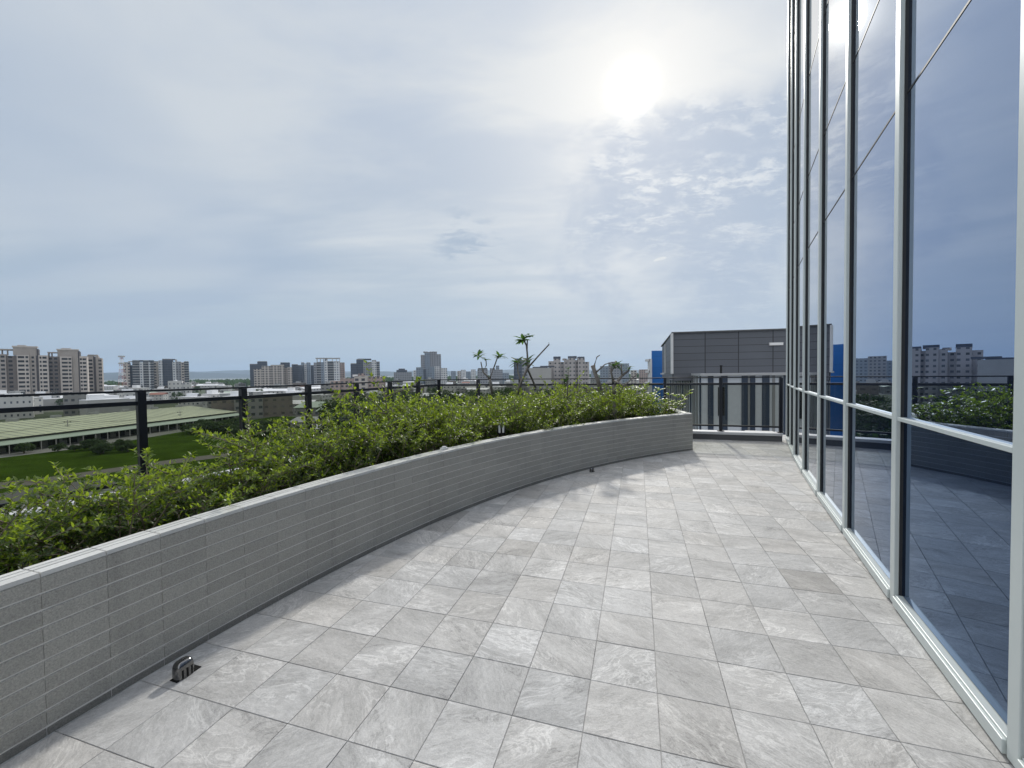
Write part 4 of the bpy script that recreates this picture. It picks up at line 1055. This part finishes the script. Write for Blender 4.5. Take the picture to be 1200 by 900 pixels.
def shrub_proto(i, h, spread, nst, nlf, leafL, mleaf, upright=1.):
    rnd = random.Random(500 + i); root = thing('leafy_shrub', '', 'shrub'); st = MB(); lf = MB()
    def twig(p0, d, L, rad, depth):
        n = 7; pts = [p0]; p = p0.copy(); dd = d.copy()
        for k in range(n):
            dd = (dd + Vector((rnd.gauss(0, .13), rnd.gauss(0, .13), rnd.gauss(.03, .08) - .05 * k / n))).normalized(); p = p + dd * L / n; pts.append(p.copy())
        st.tube(pts, [rad * (1 - .8 * k / n) for k in range(n + 1)], 4, False)
        for k in range(1 if depth else 2, n + 1):
            if depth == 0 and k < 4 and rnd.random() < .75: continue
            for j in range(nlf):
                f = rnd.random(); q = pts[k - 1].lerp(pts[k], f); ax = (pts[k] - pts[k - 1]).normalized()
                ra = rnd.uniform(0, 2 * pi); side = ax.orthogonal().normalized(); side = side * cos(ra) + ax.cross(side) * sin(ra)
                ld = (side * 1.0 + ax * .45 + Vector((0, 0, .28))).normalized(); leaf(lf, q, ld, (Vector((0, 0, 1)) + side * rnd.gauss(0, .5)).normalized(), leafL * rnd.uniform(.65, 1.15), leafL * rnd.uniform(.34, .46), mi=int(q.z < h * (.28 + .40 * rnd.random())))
        for j in range(4):                                # leaf tuft on the tip
            ra = rnd.uniform(0, 2 * pi); side = Vector((cos(ra), sin(ra), .5)).normalized(); leaf(lf, pts[-1], (side + dd * .6).normalized(), Vector((0, 0, 1)), leafL * rnd.uniform(.6, 1), leafL * .42)
        if depth < 1:
            for k in range(2, n):
                for _ in range(2):
                    if rnd.random() < .70:
                        a = rnd.uniform(0, 2 * pi); twig(pts[k], (Vector((cos(a), sin(a), rnd.uniform(.15, .9)))).normalized(), L * rnd.uniform(.22, .46), rad * .45, depth + 1)
    for k in range(nst):
        a = 2 * pi * k / nst + rnd.uniform(-.4, .4); d = Vector((cos(a) * spread, sin(a) * spread, upright)).normalized()
        twig(Vector((cos(a) * .02, sin(a) * .02, -.03)), d, h * rnd.uniform(.75, 1.15), .0075, 0)
    st.build('stems', M['bark'], root); lf.build('foliage', [mleaf, M['leaf_shade']], root); remember(root); return root
LIGHT = atZ(590, 508.5, .68)
def shrubs():
    P = [shrub_proto(0, .50, .75, 7, 4, .034, M['leaf']), shrub_proto(1, .56, .6, 6, 4, .033, M['leaf']), shrub_proto(2, .46, .9, 7, 4, .032, M['leaf']),
         shrub_proto(3, .60, .5, 6, 4, .036, M['leaf']), shrub_proto(4, .50, .8, 7, 4, .031, M['leaf'])]
    used = [False] * 5; rnd = random.Random(31); cnt = 0
    LAB = {'n': ('young leafy green shrub in the near part of the curved planter', 'shrubs in the near part of the planter'),
           'm': ('bushy yellow green shrub in the middle of the curved planter', 'shrubs in the middle of the planter'),
           'f': ('dense green shrub at the far end of the curved planter', 'shrubs at the far end of the planter')}
    def put(k, x, y, z, s, key):
        nonlocal cnt; cnt += 1
        lab, grp = LAB[key]; sc = (s, s, s * rnd.uniform(.88, 1.12))
        if not used[k]: P[k].location = (x, y, z); P[k].scale = sc; P[k]['label'] = lab; P[k]['group'] = grp; used[k] = True
        else: dup(P[k], (x, y, z), rnd.uniform(0, 6.28), sc, lab, grp)
    a = A_BEG + .02
    while a < A_END - .02:
        f = (a - A_BEG) / (A_END - A_BEG); y_here = pl(PR, a)[1]; near = y_here < 3.0
        key = 'n' if near else ('m' if y_here < 5.3 else 'f')
        wid = 1.5 if near else 1.25 + min(1.3, (y_here - 3) * .5)
        wid = min(wid, 1.55 if f > .9 else 9)
        r = PR + (.62 if near else (.52 if y_here < 4.6 else .42)) + rnd.uniform(0, .08)
        while r < PR + .13 + wid:
            x, y = pl(r, a + rnd.uniform(-.012, .012)); u = (r - PR) / 3.3; z = .47 - .36 * min(1, u * 2) - .01
            s = rnd.uniform(.82, 1.12) * (1.05 if near else 1.10) * (1.0 + (.26 if near else .42) * min(1, (r - PR - .3)))
            if y_here > 4: s *= 1.07
            if rnd.random() < .10 and r > PR + .7: s *= 1.28
            if not (near and rnd.random() < (.06 if r < PR + .9 else .26)) and hypot(x - LIGHT[0], y - LIGHT[1]) > .36: put(rnd.randrange(5), x, y, z, s, key)
            r += .34 * rnd.uniform(.85, 1.15)
        a += .31 / (PR + .4) * rnd.uniform(.9, 1.1)
    print('shrubs', cnt)
shrubs()

# ------------------------------------------------------------------ plumeria trees
def whorl(lf, tip, d, n, L, rnd):
    for k in range(n):
        a = 2 * pi * k / n + rnd.uniform(-.2, .2); s = d.orthogonal().normalized(); t2 = d.cross(s); o = s * cos(a) + t2 * sin(a)
        up = rnd.uniform(-.25, .85); leaf(lf, tip - d * rnd.uniform(0, .05), (o + d * up).normalized(), d, L * rnd.uniform(.75, 1.1), L * .30, .12)
def plumeria(label, Y, branches, leafy, base_px, L=.2, group=None):
    """branches: lists of (px, py, depth offset, radius); leafy: (px, py, depth offset, count)"""
    b0 = atY(base_px[0], base_px[1], Y); z0 = .10; root = thing('plumeria_tree', label, 'tree', (b0.x, Y, z0)); o = Vector((b0.x, Y, z0)); rnd = random.Random(int(base_px[0]))
    st = MB(); trunk = [Vector((0, 0, 0)), (b0 - o) * .5 + Vector((.03, 0, 0)), b0 - o]; st.tube(trunk, [.045, .04, .035], 8)
    ends = []
    for br in branches:
        pts = [atY(x, y, Y + dy) - o for x, y, dy, r in br]; st.tube(pts, [q[3] for q in br], 7)
    st.build('branches', M['plum_bark'], root, smooth=True, merge=False)
    if leafy:
        lf = MB()
        for x, y, dy, n, k in leafy:
            tip = atY(x, y, Y + dy) - o; whorl(lf, tip, Vector((rnd.uniform(-.2, .2), rnd.uniform(-.2, .2), 1)).normalized(), n, L * k, rnd)
            whorl(lf, tip - Vector((0, 0, .04)), Vector((rnd.uniform(-.3, .3), rnd.uniform(-.3, .3), 1)).normalized(), n - 3, L * k * .9, rnd)
        lf.build('leaves', M['plum_leaf'], root)
    return root
plumeria('tallest plumeria, with leaf rosettes on two tips and one long bare limb', 7.6,
    [[(606, 462, 0, .03), (611, 447, 0, .026), (618.5, 431, 0, .022)], [(618.5, 431, 0, .02), (618, 416, .1, .017), (617, 405, .1, .016), (612.5, 396, .12, .014)],
     [(617.5, 412, .1, .014), (618, 398, .1, .012)], [(618.5, 431, 0, .018), (632, 416, -.15, .013), (643.5, 403.5, -.2, .012), (643, 401.5, -.2, .01)],
     [(618.5, 433, 0, .018), (623, 443, .3, .02), (628, 455, .3, .022)], [(611, 447, 0, .02), (607, 436, .2, .014), (606, 424, .25, .013)]],
    [(612.5, 396, .12, 13, 1.1), (619.5, 391.5, .1, 7, .8), (618, 421, .1, 11, 1.0), (606, 422, .25, 11, .95)], (604, 470))
plumeria('slim plumeria with three small rosettes, left of the tallest one', 8.6,
    [[(577, 462, 0, .03), (575, 450, 0, .026), (574, 444, 0, .022)], [(574, 444, 0, .02), (566, 436, .1, .014), (563.5, 424, .1, .012)], [(566, 436, .1, .012), (570, 428, .1, .011), (569.5, 422, .1, .01)],
     [(574, 444, 0, .018), (579, 430, -.1, .014), (583, 419, -.1, .012)]],
    [(561, 414.5, .1, 11, .95), (569.5, 419, .1, 8, .75), (585, 416, -.1, 12, 1.0)], (578, 470))
# the stem that carries the first rosette follows its own line
plumeria('bare dark plumeria stump with forked curling twigs, near the blue building', 7.8,
    [[(704, 462, 0, .045), (701, 447, 0, .04), (694, 428.5, .05, .034)], [(698.5, 437, 0, .022), (696.5, 428, .1, .016), (699.5, 418.5, .1, .012), (703, 416, .1, .008)],
     [(699, 436, 0, .016), (709, 427, .1, .01), (717, 424.5, .1, .008), (723, 424, .2, .006)]], [], (705, 470))
plumeria('spreading plumeria with a rosette and crooked branches, left of the blue building', 7.2,
    [[(720, 462, 0, .035), (719, 452, 0, .032), (724, 447, 0, .028), (729, 440, 0, .022), (737, 434, .1, .016), (738.5, 429, .1, .012)],
     [(719, 448, 0, .02), (716, 436, 0, .016), (716, 429, 0, .013)], [(729, 440, 0, .016), (728, 430, 0, .011), (728.5, 427, 0, .01)], [(719, 446, 0, .018), (732, 452, -.2, .012), (741, 443, -.2, .012), (748, 437, -.2, .009)],
     [(716, 436, 0, .014), (720, 430, .1, .012), (722, 426, .1, .01)]],
    [(722, 425.5, .1, 13, .8), (738, 430, .1, 8, .5), (731.5, 428.5, 0, 5, .35)], (719, 470))
plumeria('slender green plant with a loose leafy top in front of the big beige block', 6.9, [[(665, 468, 0, .012), (665, 450, 0, .01), (666, 436, 0, .007)]],
    [(666, 430.5, 0, 10, .5), (665, 438, 0, 12, .55), (664, 445, .0, 12, .6)], (665, 475), L=.15)

# ------------------------------------------------------------------ broad leaved plant at the planter's far end
def end_plants():
    for i, (x, y, h) in enumerate(((2.78, 7.95, .62), (3.02, 8.15, .72), (3.22, 8.4, .62), (2.5, 8.3, .75))):
        rnd = random.Random(900 + i); root = thing('broad_leaf_plant', ('broad leaved green plant at the very end of the planter, tips over the coping', 'taller broad leaved plant just behind the end of the coping', 'broad leaved plant closest to the striped building', 'broad leaved plant set back from the planter end')[i], 'plant', (x, y, .40))
        st = MB(); lf = MB()
        for k in range(11):
            a = 2 * pi * k / 11 + rnd.random(); L = h * rnd.uniform(.7, 1.15); d = Vector((cos(a) * .55, sin(a) * .55, 1)).normalized(); pts = [Vector((0, 0, 0)) + d * L * q / 5 + Vector((cos(a), sin(a), 0)) * .05 * (q / 5) ** 2 for q in range(6)]
            st.tube(pts, [.007 * (1 - q * .13) for q in range(6)], 4)
            for q in range(1, 6):
                for j in range(4):
                    b = rnd.uniform(0, 2 * pi); leaf(lf, pts[q], Vector((cos(b), sin(b), .55)).normalized(), Vector((0, 0, 1)), .10 * rnd.uniform(.8, 1.2), .042, .2)
        st.build('stems', M['bark'], root); lf.build('foliage', M['leaf'], root)
end_plants()

# ------------------------------------------------------------------ small objects on the terrace
def roof_drain(x, y, s, yaw, label):
    root = thing('roof_drain', label, 'drain', (x, y, 0), yaw); root.scale = (s, s, s)
    w, dp, h = .082, .062, .080; n = 20
    body = MB(); rings = []
    for (sc, z) in ((1.0, .0), (1.0, .036), (.97, .055), (.88, .069), (.70, .078), (.38, .082)):
        ring = []
        for k in range(n):
            a = 2 * pi * k / n; e = .5
            cx = math.copysign(abs(cos(a)) ** e, cos(a)); cy = math.copysign(abs(sin(a)) ** .7, sin(a))
            ring.append((cx * w / 2 * sc, cy * dp / 2 * (sc if sc > .8 else sc), z))
        rings.append(ring)
    for r0, r1 in zip(rings, rings[1:]):
        for k in range(n): body.face([r0[k], r0[(k + 1) % n], r1[(k + 1) % n], r1[k]])
    body.face(rings[-1]); body.build('dome', M['steel'], root, smooth=True, merge=True)
    for sy in (-1, 1):
        for q in (-.021, 0, .021):
            s_ = MB(); s_.box((q, sy * (dp / 2 - .0012 - abs(q) * .12), .004), (.0085, .006, .042)); s_.build('slot', M['hole'], root)
    sc = MB(); sc.tube([(0, 0, .080), (0, 0, .087)], .008, 10); sc.build('screw', M['steel'], root)
    pl_ = MB(); pl_.box((.012, 0, .0005), (.115, .05, .003)); pl_.build('dark_plate', M['hole'], root)  # flat black plate on the floor around the dome
roof_drain(-1.635, 2.0, 1.0, radians(72), 'stainless dome drain beside the near end of the planter wall')
roof_drain(1.155, 6.05, .8, radians(40), 'small stainless dome drain by the far part of the planter wall')

def path_light():
    p = atZ(590, 508.5, .68); root = thing('path_light', 'small black bollard light with two white lenses behind the coping', 'garden light', (p.x - .03, p.y + .05, .45), radians(4))
    b = MB(); b.tube([(0, 0, 0), (0, 0, .26)], .03, 12); b.build('stake', M['black'], root)
    b = MB(); b.box((0, 0, .22), (.105, .085, .135)); b.build('head', M['black'], root, bevel=.006)
    b = MB(); b.box((0, 0, .356), (.115, .095, .013)); b.build('cap', FM['roofg'], root, bevel=.003)
    for s in (-.024, .024):
        l = MB(); l.box((s, -.043, .245), (.026, .006, .095)); l.build('lens', M['lens'], root)
path_light()
def clip():
    x, y = pl(PR + .06, .5 * (A_END + A_BEG) + .0); p = atZ(520.5, 526.5, .68)
    b = MB(); b.box((p.x, p.y, .680), (.075, .05, .018), radians(45)); b.box((p.x, p.y, .698), (.04, .03, .014), radians(45)); tag(b.build('junction_cover', M['white'], bevel=.003), 'small white cover plate lying on the planter coping', 'cover plate')
clip()
def hose():
    b = MB(); pts = []; rnd = random.Random(6)
    for k in range(90):
        a = A_BEG + (A_END - .12 - A_BEG) * k / 89; r = PR + .27 + .02 * sin(k * .7); x, y = pl(r, a); pts.append((x, y, .535 + .008 * sin(k * 1.3)))
    b.tube(pts, .008, 6); tag(b.build('irrigation_hose', M['hose'], smooth=True), 'thin grey irrigation hose running along the inside of the planter', 'hose')
hose()

# fallen leaves and grit on the planting soil: nobody could count them
def litter():
    rnd = random.Random(77); b = MB()
    for i in range(2600):
        f = rnd.random(); a = A_BEG + (A_END - A_BEG) * f; u = rnd.random() ** 1.4; r = PR + .15 + u * 2.2; x, y = pl(r, a); z = .475 - .36 * min(1, (r - PR) / 3.3 * 2) + .012
        an = rnd.uniform(0, 6.28); leaf(b, Vector((x, y, z)), Vector((cos(an), sin(an), rnd.uniform(-.1, .3))).normalized(), Vector((0, 0, 1)), .035, .015)
    tag(b.build('leaf_litter', nmat('dry_leaf', (.11, .075, .04), .9, 0, .4, 30)), 'dry fallen leaves on the planter soil', 'leaf litter', kind='stuff')
litter()

# ------------------------------------------------------------------ air
def haze():
    b = MB(); b.box((0, 0, GZ - 1), (30000, 30000, 420)); o = b.build('haze', None)
    Mt = bpy.data.materials.new('air'); Mt.use_nodes = True; t = NT(Mt.node_tree); t.n.clear()
    v = t.new('ShaderNodeVolumePrincipled'); v.inputs['Density'].default_value = .00010; v.inputs['Color'].default_value = (.60, .78, 1, 1); v.inputs['Anisotropy'].default_value = .2
    out = t.new('ShaderNodeOutputMaterial'); t.l.new(v.outputs[0], out.inputs['Volume'])
    o.data.materials.clear(); o.data.materials.append(Mt); tag(o, kind='stuff')
haze()
